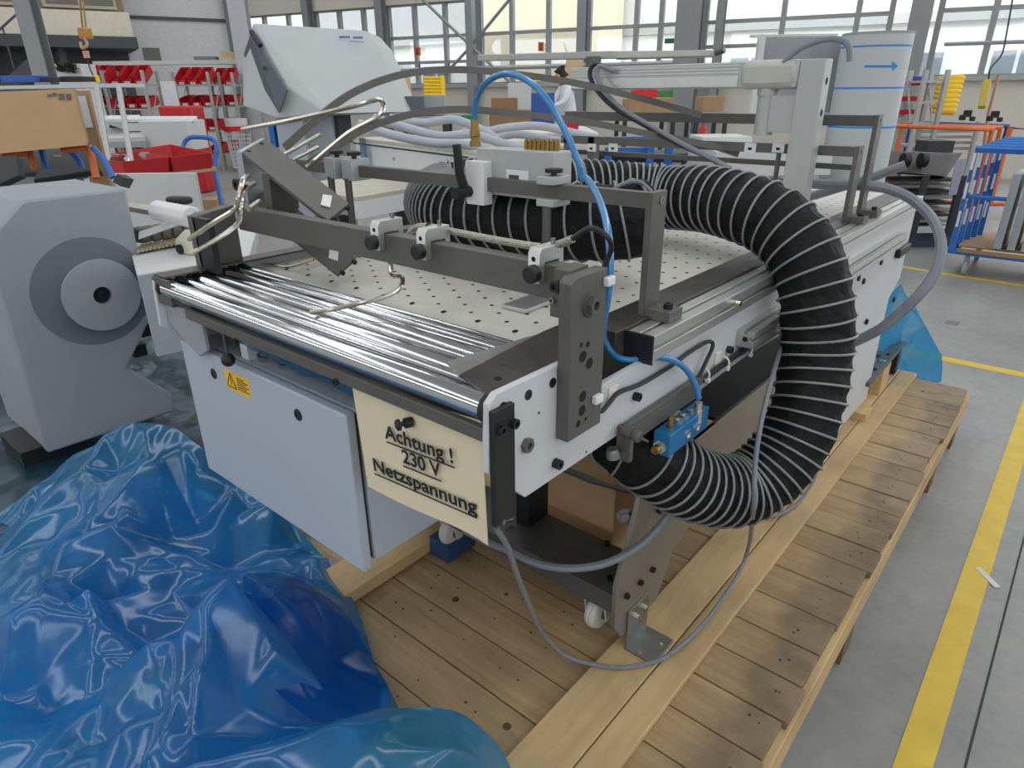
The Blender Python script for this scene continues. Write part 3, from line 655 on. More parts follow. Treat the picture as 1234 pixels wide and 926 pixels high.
# --- under the table: legs, cross plates, frame, casters, foot bracket
LEGM = mat('leg_steel', (142, 138, 130), .38, .55, .1, 6, .05, 60)
def leg(y0, mirror=False, xs=(-.640, -.652)):
    poly = [(y0+.0, .735), (y0+.135, .735+.02), (y0+.28, .75), (y0+.10, .325), (y0-.09, .325), (y0-.125, .385), (y0-.125, .52)]
    return poly
lgp = [(1.215, .76), (1.60, .76), (1.335, .325), (1.16, .325), (1.122, .38), (1.118, .51)]
L1 = MB().prism(lgp, 'X', -.650, -.638).build('leg_plate', LEGM, mc, bevel=.001)
for (x, y) in ((793, 615), (805, 604), (785, 686), (770.6, 701.6), (753.8, 717.8)): screw(at(x, y, X=-.638), (1,0,0), .008, .010, parent=L1)
MB().prism([(1.215, .76), (1.60, .76), (1.335, .325), (1.16, .325), (1.122, .38), (1.118, .51)], 'X', -1.50, -1.488).build('leg_plate', LEGM, mc)
cp = MB().box(-1.488, -.651, 1.128, 1.300, .452, .470).build('cross_plate', STEEL, mc, bevel=.001)
MB().box(-1.488, -.651, 1.128, 1.14, .415, .452).build('plate_flange', STEEL, cp)
for (x, y) in ((731.7, 657), (735, 698.7)):
    p = at(x, y, Z=.47); screw((p.x, p.y, .47), (0,0,1), .008, .010, parent=cp)
MB().add([at(*q, Z=.4705) for q in ((608, 641), (622, 645.5), (617, 635))], [(0,1,2)]).build('sticker', mat('warn_yellow_dark', (96, 90, 50), .6), cp)
# short black stud carrying the table above the plate
MB().box(-1.03, -.985, 1.21, 1.30, .470, 1.03).build('support_stud', BLACK, mc, bevel=.001)
MB().lathe((-1.035, 1.20, .485), (-.5,-1,0), [(0, .008), (.02, .008)], 10).build('bolt', ZINC, mc)
# foot bracket, galvanised angle screwed to the beam
fk = MB().box(-.638, -.632, 1.178, 1.280, .273, .395).build('foot_bracket', ZINC, mc, bevel=.0008)
MB().box(-.638, -.552, 1.176, 1.281, .272, .278).build('bracket_base', ZINC, fk, bevel=.0008)
for (x, y) in ((766, 743), (776, 732)): screw(at(x, y, X=-.632), (1,0,0), .007, .010, 6, BRIGHT, fk, 'hex_bolt')
for (x, y) in ((771, 787),): MB().disc(at(x, y, Z=.2786), (0,0,1), .006, 12).build('screw_hole', mat('wood_hole', (170, 130, 90), .8), fk)
p = at(797, 777, Z=.2786); screw((p.x, p.y, .278), (0,0,1), .005, .004, 8, BRIGHT, fk)
# casters
TYRE = mat('white_caster', (206, 204, 196), .5); 
for (cx_, cy_) in ((-.725, 1.185), (-1.27, 1.185), (-.725, 3.0), (-1.42, 3.0)):
    cw = MB().lathe((cx_-.02, cy_, .345), (1,0,0), [(0, .034), (.004, .045), (.014, .050), (.018, .048), (.022, .050), (.034, .045), (.038, .034)], 28).build('caster_wheel', TYRE, mc)
    MB().lathe((cx_+.018, cy_, .345), (1,0,0), [(0, .018), (.004, .016), (.006, .008)], 16).build('wheel_hub', STEEL2, cw)
    MB().prism([(cy_-.03, .415), (cy_+.035, .415), (cy_+.012, .33), (cy_-.012, .33)], 'X', cx_+.028, cx_+.032).build('caster_fork', TYRE, cw)
    MB().prism([(cy_-.03, .415), (cy_+.035, .415), (cy_+.012, .33), (cy_-.012, .33)], 'X', cx_-.034, cx_-.030).build('caster_fork', TYRE, cw)
# long lower frame cheek from the leg backwards, black pan, rear frame bars
MB().prism([(1.45, .76), (3.0, .76), (3.0, .50), (1.60, .50), (1.40, .44)], 'X', -.652, -.640).build('frame_cheek', LEGM, mc, bevel=.001)
MB().box(-1.30, -.652, 1.62, 2.75, .755, .765).build('drip_pan', mat('pan_black', (14, 14, 16), .55), mc)
MB().slab([(-1.30, 1.08, .80), (-.70, 1.08, .80), (-.66, 1.21, .72), (-1.30, 1.21, .72)], .004).build('cover_sheet', mat('blue_black_sheet', (44, 50, 64), .5), mc)
MB().lathe((-.668, 1.19, .665), (.6,-.8,0), [(0, .022), (.004, .022), (.004, .013), (.014, .013)], 16).build('bolt', ZINC, mc)
rf = MB().box(-.60, -.55, 3.02, 3.70, .405, .425).build('rear_rail', STEEL, mc, bevel=.001)
MB().box(-1.3, -.60, 3.42, 3.47, .405, .425).build('rear_cross', STEEL, mc, bevel=.001)
MB().box(-1.3, -.60, 3.18, 3.23, .405, .425).build('rear_cross', STEEL, mc, bevel=.001)
MB().box(-.59, -.555, 3.60, 3.66, .273, .405).build('rear_foot', BLACK, mc, bevel=.001)
for y in (3.66, 3.44, 3.2): screw((-.575, y, .425), (0,0,1), .010, .005, parent=rf)
MB().lathe((-.575, 3.33, .425), (0,0,1), [(0, .016), (.004, .016), (.006, .01)], 14).build('bolt', BRIGHT, mc)
# rear apron plates
ap = MB().prism([(1.9+.1, 1.03), (3.16, 1.03), (3.16, .86), (3.02, .80), (2.35, .80), (2.0, 1.0)], 'X', -.562, -.5505).build('apron_plate', PLATE, mc, bevel=.001)
MB().box(-.585, -.5635, 2.62, 3.10, .32, .82).build('apron_plate', PLATE, mc, bevel=.001)
MB().box(-.60, -.5645, 2.30, 2.615, .32, .90).build('apron_plate', GREYM, mc, bevel=.001)
for (x, y, xx) in ((1036, 322, -.5505), (1034, 335, -.5505), (1063, 306, -.5505), (1061, 316, -.5505), (1040, 339, -.5505), (1055, 336, -.56), (1087, 314, -.56), (1032, 383, -.56), (1044, 388, -.56), (1077, 361, -.56)):
    screw(at(x, y, X=xx), (1,0,0), .011, .006, parent=ap)
MB().box(-.55, -.53, 2.95, 3.12, .985, 1.02).build('rear_lock', BLACK, mc, bevel=.004)
# slotted profile stub below the rail, pointing at the viewer
rs = rail(-.549, -.509, 1.43, 2.9, 1.058, 1.098).build('slotted_rail', ALU, mc, bevel=.0006)
MB().lathe((-.529, 1.4295, 1.078), (0,-1,0), [(0, .006), (.0006, .006)], 12).build('bore', DARKHOLE, rs)
# bracket plate carrying the blue manifold
bp_ = MB().box(-.545, -.533, 0.93, 1.235, 1.008, 1.052).build('manifold_bracket', STEEL2, mc, bevel=.001)
MB().box(-.549, -.520, .925, .937, 0.985, 1.052).build('bracket_lug', STEEL2, bp_, bevel=.001)
MB().lathe(at(752, 518, X=-.533), (1,0,-.15), [(0, .012), (.018, .012), (.018, .009), (.03, .011), (.034, .009), (.034, .003), (.05, .002)], 14).build('knurled_screw', STEEL2, bp_)
MB().lathe(at(738, 541, X=-.545), (.1,.1,-1), [(0, .010), (.01, .013), (.018, .013), (.018, .010)], 14).build('conduit_gland', ZINC, bp_)
# cable pads and ties on the side plate
for (x, y) in ((737.5, 474.5), (864, 431)):
    p = at(x, y, X=XR); MB().box(XR, XR+.004, p.y-.014, p.y+.014, p.z-.014, p.z+.014).build('cable_pad', mat('pad_white', (214, 212, 196), .6), mc, bevel=.001)
for (x, y) in ((731, 338), (717, 480)):
    p = at(x, y, X=-.526); MB().box(-.526, -.516, p.y-.010, p.y+.010, p.z-.007, p.z+.007).build('hose_clip', WHITE, post, bevel=.002)
# loose flat bar on the sheet
tag(MB().obox(at(625, 367, Z=TZ+.001) + Vector((.02,.06,0)), .06, .20, .008, rz=R_(0)).build('aluminium_flat', ALU, bevel=.001), 'short aluminium flat lying on the perforated table top', 'metal bar')

# ================================================================== control cabinet under the table
cb = thing('control_cabinet', 'light grey steel control cabinet with yellow warning sticker hanging under the rollers', 'cabinet', (-1.25, .74, .705))
cd_, cz0, cz1, cx0, cx1 = .62, .715, 1.068, -1.572, -.930
body = MB().box(cx0+.010, cx1-.004, .653, .842, cz0+.008, cz1-.006).build('cabinet_body', CAB, cb, bevel=.004)
MB().box(cx0+.02, cx1-.014, .642, .653, cz0+.014, cz1-.012).build('door_gasket', BLACK, cb)
door = MB().box(cx0, cx1, .620, .642, cz0, cz1).build('cabinet_door', CAB, cb, bevel=.004)
for (x, y) in ((258, 450.5), (359.5, 500)):
    p = at(x, y, Y=.62); MB().lathe((p.x, .62, p.z), (0,-1,0), [(0, .0125), (.002, .0125), (.003, .010), (.003, .006), (.0015, .006)], 18).build('lock', BLACK, door)
sx0, sx1, sz0, sz1 = at(292, 449, Y=.62).x, at(325, 475, Y=.62).x, at(308, 478, Y=.62).z, at(308, 455.5, Y=.62).z
sx0, sx1, sz0, sz1 = -1.372, -1.268, 1.012, 1.058
stk = MB().box(sx0, sx1, .6193, .62, sz0-.012, sz1-.012).build('warning_sticker', mat('sticker_yellow', (236, 190, 44), .5, 0, .02), door)
SY = .6189; PRN = mat('print_black', (24, 22, 20), .6)
def printbox(x0, x1, z0, z1): MB().box(x0, x1, SY, .6193, z0, z1).build('print_line', PRN, stk)
zt = sz0 - .012
def tri(b, pts, w_):
    for i in range(3):
        a, c = Vector(pts[i]), Vector(pts[(i+1) % 3]); b.tube([(a.x, .6191, a.y), (c.x, .6191, c.y)], w_, 4)
b = MB(); t3 = [(sx0+.006, zt+.008), (sx0+.046, zt+.008), (sx0+.026, zt+.042)]; tri(b, t3, .0011)
b.build('warning_triangle', PRN, stk)
b = MB(); b.tube([(sx0+.027, .6191, zt+.034), (sx0+.023, .6191, zt+.024), (sx0+.028, .6191, zt+.024), (sx0+.025, .6191, zt+.013)], .0009, 4); b.build('warning_bolt', PRN, stk)
for k in range(6): printbox(sx0+.052, sx1-(.012 if k == 5 else .006)-.01*(k % 2), zt+.010+k*.0052, zt+.0122+k*.0052)
# things seen in the gap on top of the cabinet
for (x, y, r) in ((303, 438, .022), (330, 446, .03), (352, 449, .026)):
    p = at(x, y, Y=.70); MB().lathe((p.x, .70, cz1-.006), (0,0,1), [(0, r), (.012, r), (.014, r*.8), (.02, r*.8)], 18).build('cable_gland', ZINC, cb)
MB().box(-1.36, -1.33, .66, .69, cz1-.006, cz1+.035).build('gland_block', WHITE, cb)

# ================================================================== paper sign on the front bar
paper = mat('sign_paper', (222, 210, 180), .7, 0, .015, 3)
def text(body, size, loc, parent, m, rot=(PI/2, 0, 0), ext=.0003, align='CENTER', sx=1.0, name='lettering'):
    cu = bpy.data.curves.new(name, 'FONT'); cu.body = body; cu.size = size; cu.extrude = ext; cu.align_x = align; cu.space_character = 1.0; cu.offset = size*.020
    o = bpy.data.objects.new(name, cu); COL.objects.link(o); dg = bpy.context.evaluated_depsgraph_get(); dg.update()
    me = bpy.data.meshes.new_from_object(o.evaluated_get(dg)); bpy.data.objects.remove(o); bpy.data.curves.remove(cu)
    me.materials.clear(); me.materials.append(m)
    t = bpy.data.objects.new(name, me); COL.objects.link(t); t.rotation_euler = rot; t.scale = (sx, 1, 1)
    if parent: t.parent = parent; t.location = Vector(loc) - world_loc(parent)
    else: t.location = loc
    return t
th_ = R_(4); SO = Vector((-.864, .606, .953)); SUX = Vector((math.cos(th_), 0, math.sin(th_))); SUZ = Vector((-math.sin(th_), 0, math.cos(th_)))
def sp_(u, v, d=0.0): return SO + SUX*u + SUZ*v + Vector((0, -d, 0))
sgn = thing('warning_sign', 'cream paper sign reading Achtung 230 V Netzspannung hung below the rollers', 'sign', sp_(.15, 0))
b = MB(); nu, nv = 12, 8; vs = []; fs = []
for k, dd in enumerate((0, -.0008)):
    for i in range(nu+1):
        for j in range(nv+1):
            u, v = .300*i/nu, .203*j/nv
            vs.append(sp_(u, v, dd + .004*math.sin(u*14)*(1-v/.203) + (.012*(max(0, u-.2)/.1)**2)*(1-v/.203)))
K = (nu+1)*(nv+1)
for i in range(nu):
    for j in range(nv):
        a = i*(nv+1)+j; fs += [(a, a+nv+1, a+nv+2, a+1), (K+a, K+a+1, K+a+nv+2, K+a+nv+1)]
b.add(vs, fs).build('paper', paper, sgn)
INK = mat('sign_ink', (26, 28, 34), .6, 0, .02)
for body, wdt, cu_, v in (('Achtung !', .160, .162, .121), ('230 V', .090, .163, .087), ('Netzspannung', .245, .157, .047)):
    t = text(body, .0345, (0,0,0), sgn, INK, rot=(PI/2, -th_, 0), ext=.0002)
    t.location = sp_(cu_, v, .0065) - world_loc(sgn); t.scale.x = wdt / max(t.dimensions.x, 1e-4)
    bpy.context.view_layer.update(); 
    MB().slab([sp_(cu_-wdt/2, v-.0055, .0065), sp_(cu_+wdt/2, v-.0055, .0065), sp_(cu_+wdt/2, v-.0082, .0065), sp_(cu_-wdt/2, v-.0082, .0065)], .0003).build('underline', INK, sgn)
c = sp_(.150, .166, .003)
MB().lathe(c, (-.35,-1,0), [(0, .0085), (.012, .0085), (.012, .004), (.020, .004), (.020, .0095), (.024, .0095), (.026, .007)], 16).build('thumb_screw', BLACK, sgn)
# ================================================================== neighbouring machines and the hall's clutter
import bmesh
def hull(points, name, m, parent, bevel=0.0):
    bm = bmesh.new(); org = world_loc(parent) if parent else Vector((0,0,0))
    for p in points: bm.verts.new(Vector(p) - org)
    bmesh.ops.convex_hull(bm, input=bm.verts)
    bmesh.ops.dissolve_limit(bm, angle_limit=.02, verts=bm.verts, edges=bm.edges)
    me = bpy.data.meshes.new(name); bm.to_mesh(me); bm.free(); me.materials.append(m)
    o = bpy.data.objects.new(name, me); COL.objects.link(o); o.parent = parent
    if bevel:
        b = o.modifiers.new('bevel', 'BEVEL'); b.width = bevel; b.segments = 2; b.limit_method = 'ANGLE'
    return o
FH, RT, UP3 = _fh, _rt, Vector((0,0,1))
BLUEP = mat('blue_frame_paint', (46, 110, 190), .45); ORANGE = mat('orange_frame_paint', (214, 112, 60), .5); REDP = mat('red_bin_plastic', (188, 32, 40), .45, 0, .06)
YELP = mat('yellow_plastic', (236, 192, 30), .5); MIDG = mat('hall_grey', (158, 162, 166), .6, 0, .05); LIGHTG = mat('hall_light_grey', (206, 208, 208), .5, 0, .03); DKG = mat('hall_dark', (54, 56, 60), .6, 0, .1)
GREEN = mat('green_plastic', (30, 140, 70), .5); PAPER = mat('paper_white', (226, 226, 232), .7); SHELFM = mat('shelf_steel', (178, 180, 178), .45, .3)
# --- grey folding-unit housing at the left edge
FX = -2.8
lm = thing('folder_housing', 'mid grey machine end housing with round hub disc at the left edge', 'machine', at(71, 587, X=FX-.1))
face = [(26,241),(152,226.7),(184,381),(153,445),(207,474),(211.5,496.4),(58,547.5),(-21,295)]
pf = [at(x, y, X=FX) for x, y in face]
hs_ = MB().prism([(p.y, p.z) for p in pf], 'X', FX-.50, FX).build('housing', GREYM, lm, bevel=.012)
hc = at(119, 354, X=FX); rr = (at(165, 349, X=FX).y - hc.y)
rc = at(113, 352, X=FX)
MB().lathe((FX+.0005, rc.y, rc.z), (1,0,0), [(0, rr*1.5), (.001, rr*1.5), (.0012, rr*1.46)], 56).build('hub_recess', mat('recess_shade_grey', (112, 117, 124), .5), lm)  # flat disc; the shading of the recess is put into its darker grey
hub = MB().lathe((FX+.001, hc.y, hc.z), (1,0,0), [(0, rr*.92), (.02, rr*.97), (.034, rr), (.040, rr*.985), (.040, rr*.24), (.018, rr*.24)], 56).build('hub_disc', mat('hub_grey', (168, 173, 178), .35, .2, .02, 8), lm)
MB().lathe((FX+.019, hc.y, hc.z), (1,0,0), [(0, rr*.23), (.004, rr*.23), (.004, rr*.10), (.012, rr*.10), (.012, rr*.04), (.006, rr*.04)], 24).build('hub_bolt', BLACK, hub)
q = at(70, 560, X=FX-.12)
MB().box(FX-.30, FX-.04, q.y-.12, q.y+.12, pf[6].z-.07, pf[6].z+.02).build('foot_bracket', BLACK, lm)
ft = at(71, 585, X=FX-.1); MB().lathe((FX-.1, ft.y, ft.z), (0,0,1), [(0, .05), (.015, .05), (.02, .02), (.09, .02)], 16).build('leveling_foot', STEEL, lm)
for (x, y) in ((176, 404), (168, 428)): MB().obox(at(x, y, X=FX-.1), .05, .05, .05).build('side_knob', BLACK, lm)
# floor-level support block below the housing (film covered base board)
bs = MB().box(-4.6, -2.45, -.1, 3.6, .0, ft.z-.002); tag(bs.build('base_board', wood('base_wood', (120, 104, 80), (150, 130, 100), axis='Y')), 'low wooden base board under the grey machine housing', 'base')
# black guards on top of the housing
gz = pf[0].z
g_ = thing('guard_parts', 'dark grey guard brackets lying on the grey housing', 'machine part', at(50, 222, X=FX-.45))
MB().slab([dep(0, 193, 3.3), dep(28, 192, 3.3), dep(32, 215, 3.3), dep(0, 230, 3.2)], .05).build('guard_plate', DKG, g_, bevel=.004)
MB().slab([dep(48, 212, 3.2), dep(100, 207, 3.3), dep(108, 213, 3.3), dep(42, 224, 3.2)], .04).build('guard_plate', DKG, g_, bevel=.004)
MB().slab([dep(135, 219, 3.1), dep(141, 209, 3.1), dep(153, 211, 3.15), dep(147, 222, 3.1)], .05).build('guard_knob', BLACK, g_, bevel=.003)
# --- cardboard box upper left, with stamp marks, on a steel cart
cbx = thing('cardboard_box', 'large brown cardboard box at the upper left edge', 'box', dep(30, 182, 3.9))
c4 = [dep(-70, 113, 3.9), dep(88, 107, 3.9), dep(105, 175, 3.84), dep(-70, 192, 3.84)]
bk = [p + FH*.4 - RT*.22 for p in c4]
hull(c4 + bk, 'carton', CARDB, cbx)
for (x0, x1, y0, y1) in ((57, 62, 113.5, 116.5), (63, 68, 112, 115), (71, 77, 113, 120), (80, 85, 113, 120)):
    MB().slab([dep(x, y, 3.893 - .0009*(y-107)) for x, y in ((x0, y0), (x1, y0), (x1, y1), (x0, y1))], .0006).build('stamp', mat('stamp_ink', (92, 82, 96), .8), cbx)
ct = thing('orange_frame_cart', 'cart with orange and blue tube frames under the cardboard box', 'cart', dep(80, 240, 4.2))
def bar(pts, D, r, m, parent, name='frame_bar'):
    return MB().tube([dep(x, y, D) for x, y in pts], r, 8).build(name, m, parent)
bar([(5, 187), (36, 184), (42, 204)], 4.1, .022, ORANGE, ct); bar([(75, 181), (108, 178), (116, 215)], 4.0, .022, ORANGE, ct)
bar([(50, 180), (57, 206)], 4.2, .018, BLUEP, ct); bar([(85, 183), (96, 194), (103, 214)], 4.15, .018, BLUEP, ct); bar([(112, 178), (126, 193), (136, 214)], 3.95, .018, BLUEP, ct)
MB().slab([dep(0, 188, 4.5), dep(100, 184, 4.5), dep(125, 212, 4.2), dep(0, 214, 4.2)], .03).build('deck', DKG, ct)
# reels of film behind the bars
rl_ = thing('film_reel', 'pale wound reel lying behind the blue cart bar', 'reel', dep(72, 206, 4.4))
MB().tube([dep(72, 196, 4.4) + (RT*math.cos(a) + UP3*math.sin(a)*.5)*.055 for a in [2*PI*k/20 for k in range(20)]], .018, 8, closed=True).build('winding', mat('reel_cream', (206, 198, 176), .6), rl_)
# long white shelf edge behind the box
ws = thing('work_bench', 'pale grey long bench with blue and black boxes behind the cardboard box', 'bench', dep(60, 140, 7.5))
_z = dep(60, 103, 7.2).z; MB().slab([at(-20, 108, Z=_z), at(147, 105, Z=_z), at(140, 105, Z=_z) + FH*.8, at(-20, 108, Z=_z) + FH*.8], -.05).build('bench_top', LIGHTG, ws)
for x in (116, 143): MB().tube([dep(x, 104, 7.5), dep(x+6, 140, 7.3), dep(x+16, 200, 7.0)], .03, 6).build('bench_leg', SHELFM, ws)
def pbox(name, label, cat, x0, y0, x1, y1, D, th, m, group=None, rz=None, ground=None):
    b = MB(); fbox(b, x0, y0, x1, y1, D, th, rz, ground); return tag(b.build(name, m, bevel=.004, smooth=False), label, cat, group)
pbox('storage_box', 'blue storage box on the bench behind the cardboard box', 'box', 2, 91, 42, 99, 7.4, .3, mat('box_blue', (52, 92, 176), .5))
pbox('storage_box', 'black open crate on the bench right of the blue box', 'box', 46, 93, 69, 98.6, 7.5, .3, DKG)
pbox('storage_box', 'black open crate on the bench beside the hall column', 'box', 73, 92, 98, 98.4, 7.6, .3, mat('crate_black', (40, 40, 46), .6))
pbox('folded_carton', 'brown upright carton sheet standing behind the white paper', 'carton', 92, 109, 117, 156, 4.6, .03, CARDB, ground=0)
pbox('paper_sheet', 'white paper sheet clipped beside the cardboard box', 'paper', 93, 116, 112, 154, 4.59, .004, PAPER)
# potted shrub in a planter under the mezzanine
pt = thing('planter', 'dark green shrub in a white planter under the mezzanine', 'plant', dep(80, 92, 12.5))
b = MB(); fbox(b, 56, 77, 100, 92, 12.5, .5, ground=0); b.build('planter_box', WHITE, pt, bevel=.01)
b = MB(); random.seed(3)
for k in range(220):
    c = dep(80 + random.uniform(-11, 11), 83 + random.uniform(-5, 4), 12.3 + random.uniform(-.15, .15)); d = Vector((random.uniform(-1,1), random.uniform(-1,1), random.uniform(-.2,1))).normalized(); e = d.orthogonal().normalized()*.025
    b.add([c-e, c+d*.09, c+e], [(0,1,2)])
b.build('foliage', mat('leaf_dark', (44, 58, 38), .6, 0, .2), pt, kind='stuff')
# crane hook on a chain
hk = thing('crane_hook', 'orange crane hook block hanging on chains at the upper left', 'crane hook', dep(104, 75, 9.5))
for x in (97, 101): MB().tube([dep(x-3, -30, 9.5), dep(x, 10, 9.5), dep(x+3, 38, 9.5)], .014, 6).build('chain', mat('chain_brass', (150, 120, 70), .5, .5), hk)
b = MB(); fbox(b, 95, 33, 108, 47, 9.5, .12); b.build('hook_block', mat('hook_orange', (186, 130, 60), .5), hk, bevel=.02)
MB().tube(spline([dep(102, 46, 9.5), dep(105, 54, 9.5), dep(99, 58, 9.5), dep(97, 51, 9.5)], 6), .022, 8).build('hook', mat('hook_steel', (170, 150, 120), .4, .6), hk)
b = MB(); fbox(b, 101, 61, 108, 70, 9.5, .02); b.build('tag_plate', mat('pink_tag', (206, 150, 146), .6), hk)
MB().tube(spline([dep(105, 70, 9.5), dep(109, 84, 9.5), dep(113, 92, 9.5)], 6), .010, 6).build('pendant_cable', CABLEK, hk)
b = MB(); fbox(b, 111, 91, 118, 99, 9.5, .08); b.build('pendant', YELP, hk, bevel=.01)
# --- racks with red bins
def rack(name, label, px0, px1, base, D, shelves, top, dp=.6):
    p, wd = frame_at(px0, px1, base, D); p.z = 0
    r = thing(name, label, 'rack', p + FH*dp/2)
    for sx in (-1, 1):
        for k in (0, 1): MB().obox(p + RT*(sx*wd/2) + FH*(k*dp), .05, .05, top, rz=HEAD).build('upright', SHELFM, r)
    for z in shelves: MB().obox(p + FH*dp/2 + UP3*(z-.03), wd, dp, .03, rz=HEAD).build('shelf', SHELFM, r)
    for sx in (-1, 1): MB().tube([p + RT*(sx*wd/2) + UP3*(top*.55), p + RT*(sx*wd/2) + FH*dp + UP3*(top*.9)], .012, 6).build('brace', SHELFM, r)
    return p, wd
binm = None
def bin_(c, w_, d, h, tilt, label, group):
    """open-front tapered bin tilted towards the viewer"""
    r = thing('red_bin', label, 'bin', c, group)
    ay = (FH*math.cos(tilt) + UP3*math.sin(tilt)); az = (UP3*math.cos(tilt) - FH*math.sin(tilt)); t = .012
    b = MB(); b.obox(c, w_, d, t, RT, ay, az)
    for s_ in (-1, 1): b.obox(c + RT*(s_*(w_/2-t/2)), t, d, h, RT, ay, az)
    b.obox(c + ay*(d/2-t/2), w_, t, h, RT, ay, az); b.obox(c - ay*(d/2-t/2), w_, t, h*.55, RT, ay, az)
    b.build('bin_body', REDP, r, bevel=.004, smooth=False)
    MB().obox(c - ay*(d/2+.003) + az*(h*.12), w_*.5, .004, h*.3, RT, ay, az).build('label_card', PAPER, r)
    return r
RWORD = {'left': 'leftmost', 'middle': 'second', 'right': 'third', 'last': 'rightmost'}
for ri, (x0, x1, base, D, wp) in enumerate(((119, 145, 186, 13.6, 'left'), (149, 192, 188, 13.8, 'middle'), (228, 268, 194, 15.2, 'right'), (271, 296, 194, 15.8, 'last'))):
    p, wd = rack('bin_rack', '%s grey steel rack holding red bins at the far left' % RWORD[wp], x0, x1, base, D, [.35, .85, 1.35, 1.80], 2.05)
    random.seed(20+ri)
    for zi, z in enumerate((.35, .85, 1.35, 1.80)):
        n = 2 if wd < .6 else 3; lev = ('bottom', 'second', 'third', 'top')[zi]
        for k in range(n):
            if zi == 0 and k % 2: continue
            tl = .5 if zi == 3 else .15
            c = p + RT*(-wd/2 + wd*(k+.5)/n) + FH*.30 + UP3*(z + (.10 if zi == 3 else .04))
            bin_(c, wd/n*.88, .46, .17, tl, 'red open bin %son the %s shelf of the %s bin rack' % ('' if zi == 0 and n < 3 else ('at the left end ' if k == 0 else 'at the right end ' if k == n-1 else 'in the middle '), lev, RWORD[wp]), 'red bins, %s shelf of %s rack' % (lev, wp))
b = MB(); fbox(b, 200, 128, 240, 180, 11.5, .5, ground=0)
rbx = thing('red_container', 'large red plastic container standing in front of the bin racks', 'container', dep(220, 180, 11.5)); b.build('container_body', REDP, rbx, bevel=.03)
b = MB(); fbox(b, 205, 132, 232, 140, 11.47, .02); b.build('recessed_panel', mat('red_dark', (150, 30, 34), .5), rbx)
pbox('notice_board', 'white notice board standing in front of the second bin rack', 'board', 195, 98, 213, 112, 13.5, .01, PAPER, ground=0)
pbox('long_shelf_box', 'long pale box lying along the tops of the racks', 'box', 112, 73, 290, 78, 16.2, .3, LIGHTG)
pbox('carton', 'small tan carton on top of the long pale box behind the racks', 'carton', 266, 62, 280, 73.4, 16.3, .25, mat('carton_pale', (206, 182, 140), .7))
pbox('grey_device', 'grey device on top of the long pale box behind the racks', 'device', 234, 68, 260, 73.4, 16.3, .25, mat('device_grey', (120, 122, 124), .5))
# --- wire basket
wbp = at(294, 206, Z=0); wb = thing('wire_basket', 'white wire waste basket with a red rim beside the racks', 'basket', wbp)
for k in range(10):
    h = .08 + .78*k/9; r_ = .20 + .07*k/9
    MB().tube([wbp + Vector((math.cos(a)*r_, math.sin(a)*r_, h)) for a in [2*PI*j/20 for j in range(20)]], .006, 5, closed=True).build('hoop', WHITE, wb)
b = MB()
for j in range(24):
    a = 2*PI*j/24; b.tube([wbp + Vector((math.cos(a)*.20, math.sin(a)*.20, .08)), wbp + Vector((math.cos(a)*.27, math.sin(a)*.27, .86))], .005, 4)
b.build('wires', WHITE, wb)
MB().lathe(wbp, (0,0,1), [(0, .16), (.06, .16), (.08, .2)], 16).build('basket_base', LIGHTG, wb)
MB().lathe(wbp + UP3*.85, (0,0,1), [(0, .285), (.10, .285), (.10, .26), (0, .26)], 24).build('basket_rim', REDP, wb)
MB().lathe(wbp + UP3*.95, (0,0,1), [(0, .24), (.16, .24), (.16, .22)], 20).build('liner', LIGHTG, wb)
# --- white table unit behind the red trays
tu = thing('white_table_unit', 'white machine unit with grey tabletop behind the red trays', 'machine', dep(170, 185, 8.5))
b = MB(); fbox(b, 174, 146, 232, 182, 8.2, .5); b.build('unit_body', LIGHTG, tu, bevel=.008)
MB().slab([dep(123, 143, 8.6), dep(238, 143, 8.6), dep(235, 147, 8.2), dep(122, 147, 8.2)], .03).build('unit_top', WHITE, tu)
MB().slab([dep(108, 160, 8.6), dep(175, 158, 8.6), dep(176, 170, 8.1), dep(104, 173, 8.1)], .05).build('table_top', LIGHTG, tu)
b = MB(); fbox(b, 106, 171, 176, 178, 8.1, .4); b.build('table_apron', MIDG, tu)
MB().slab([dep(128, 149, 8.5), dep(172, 148, 8.5), dep(172, 158, 8.3), dep(155, 158, 8.3)], .1).build('feeder_flap', WHITE, tu)
b = MB(); fbox(b, 136, 150, 172, 158, 8.6, .1); b.build('feeder_gap', DKG, tu)
MB().slab([dep(186, 155, 8.19), dep(196, 155, 8.19), dep(196, 156.5, 8.19), dep(186, 156.5, 8.19)], .004).build('red_mark', mat('red_mark', (170, 90, 100), .6), tu)
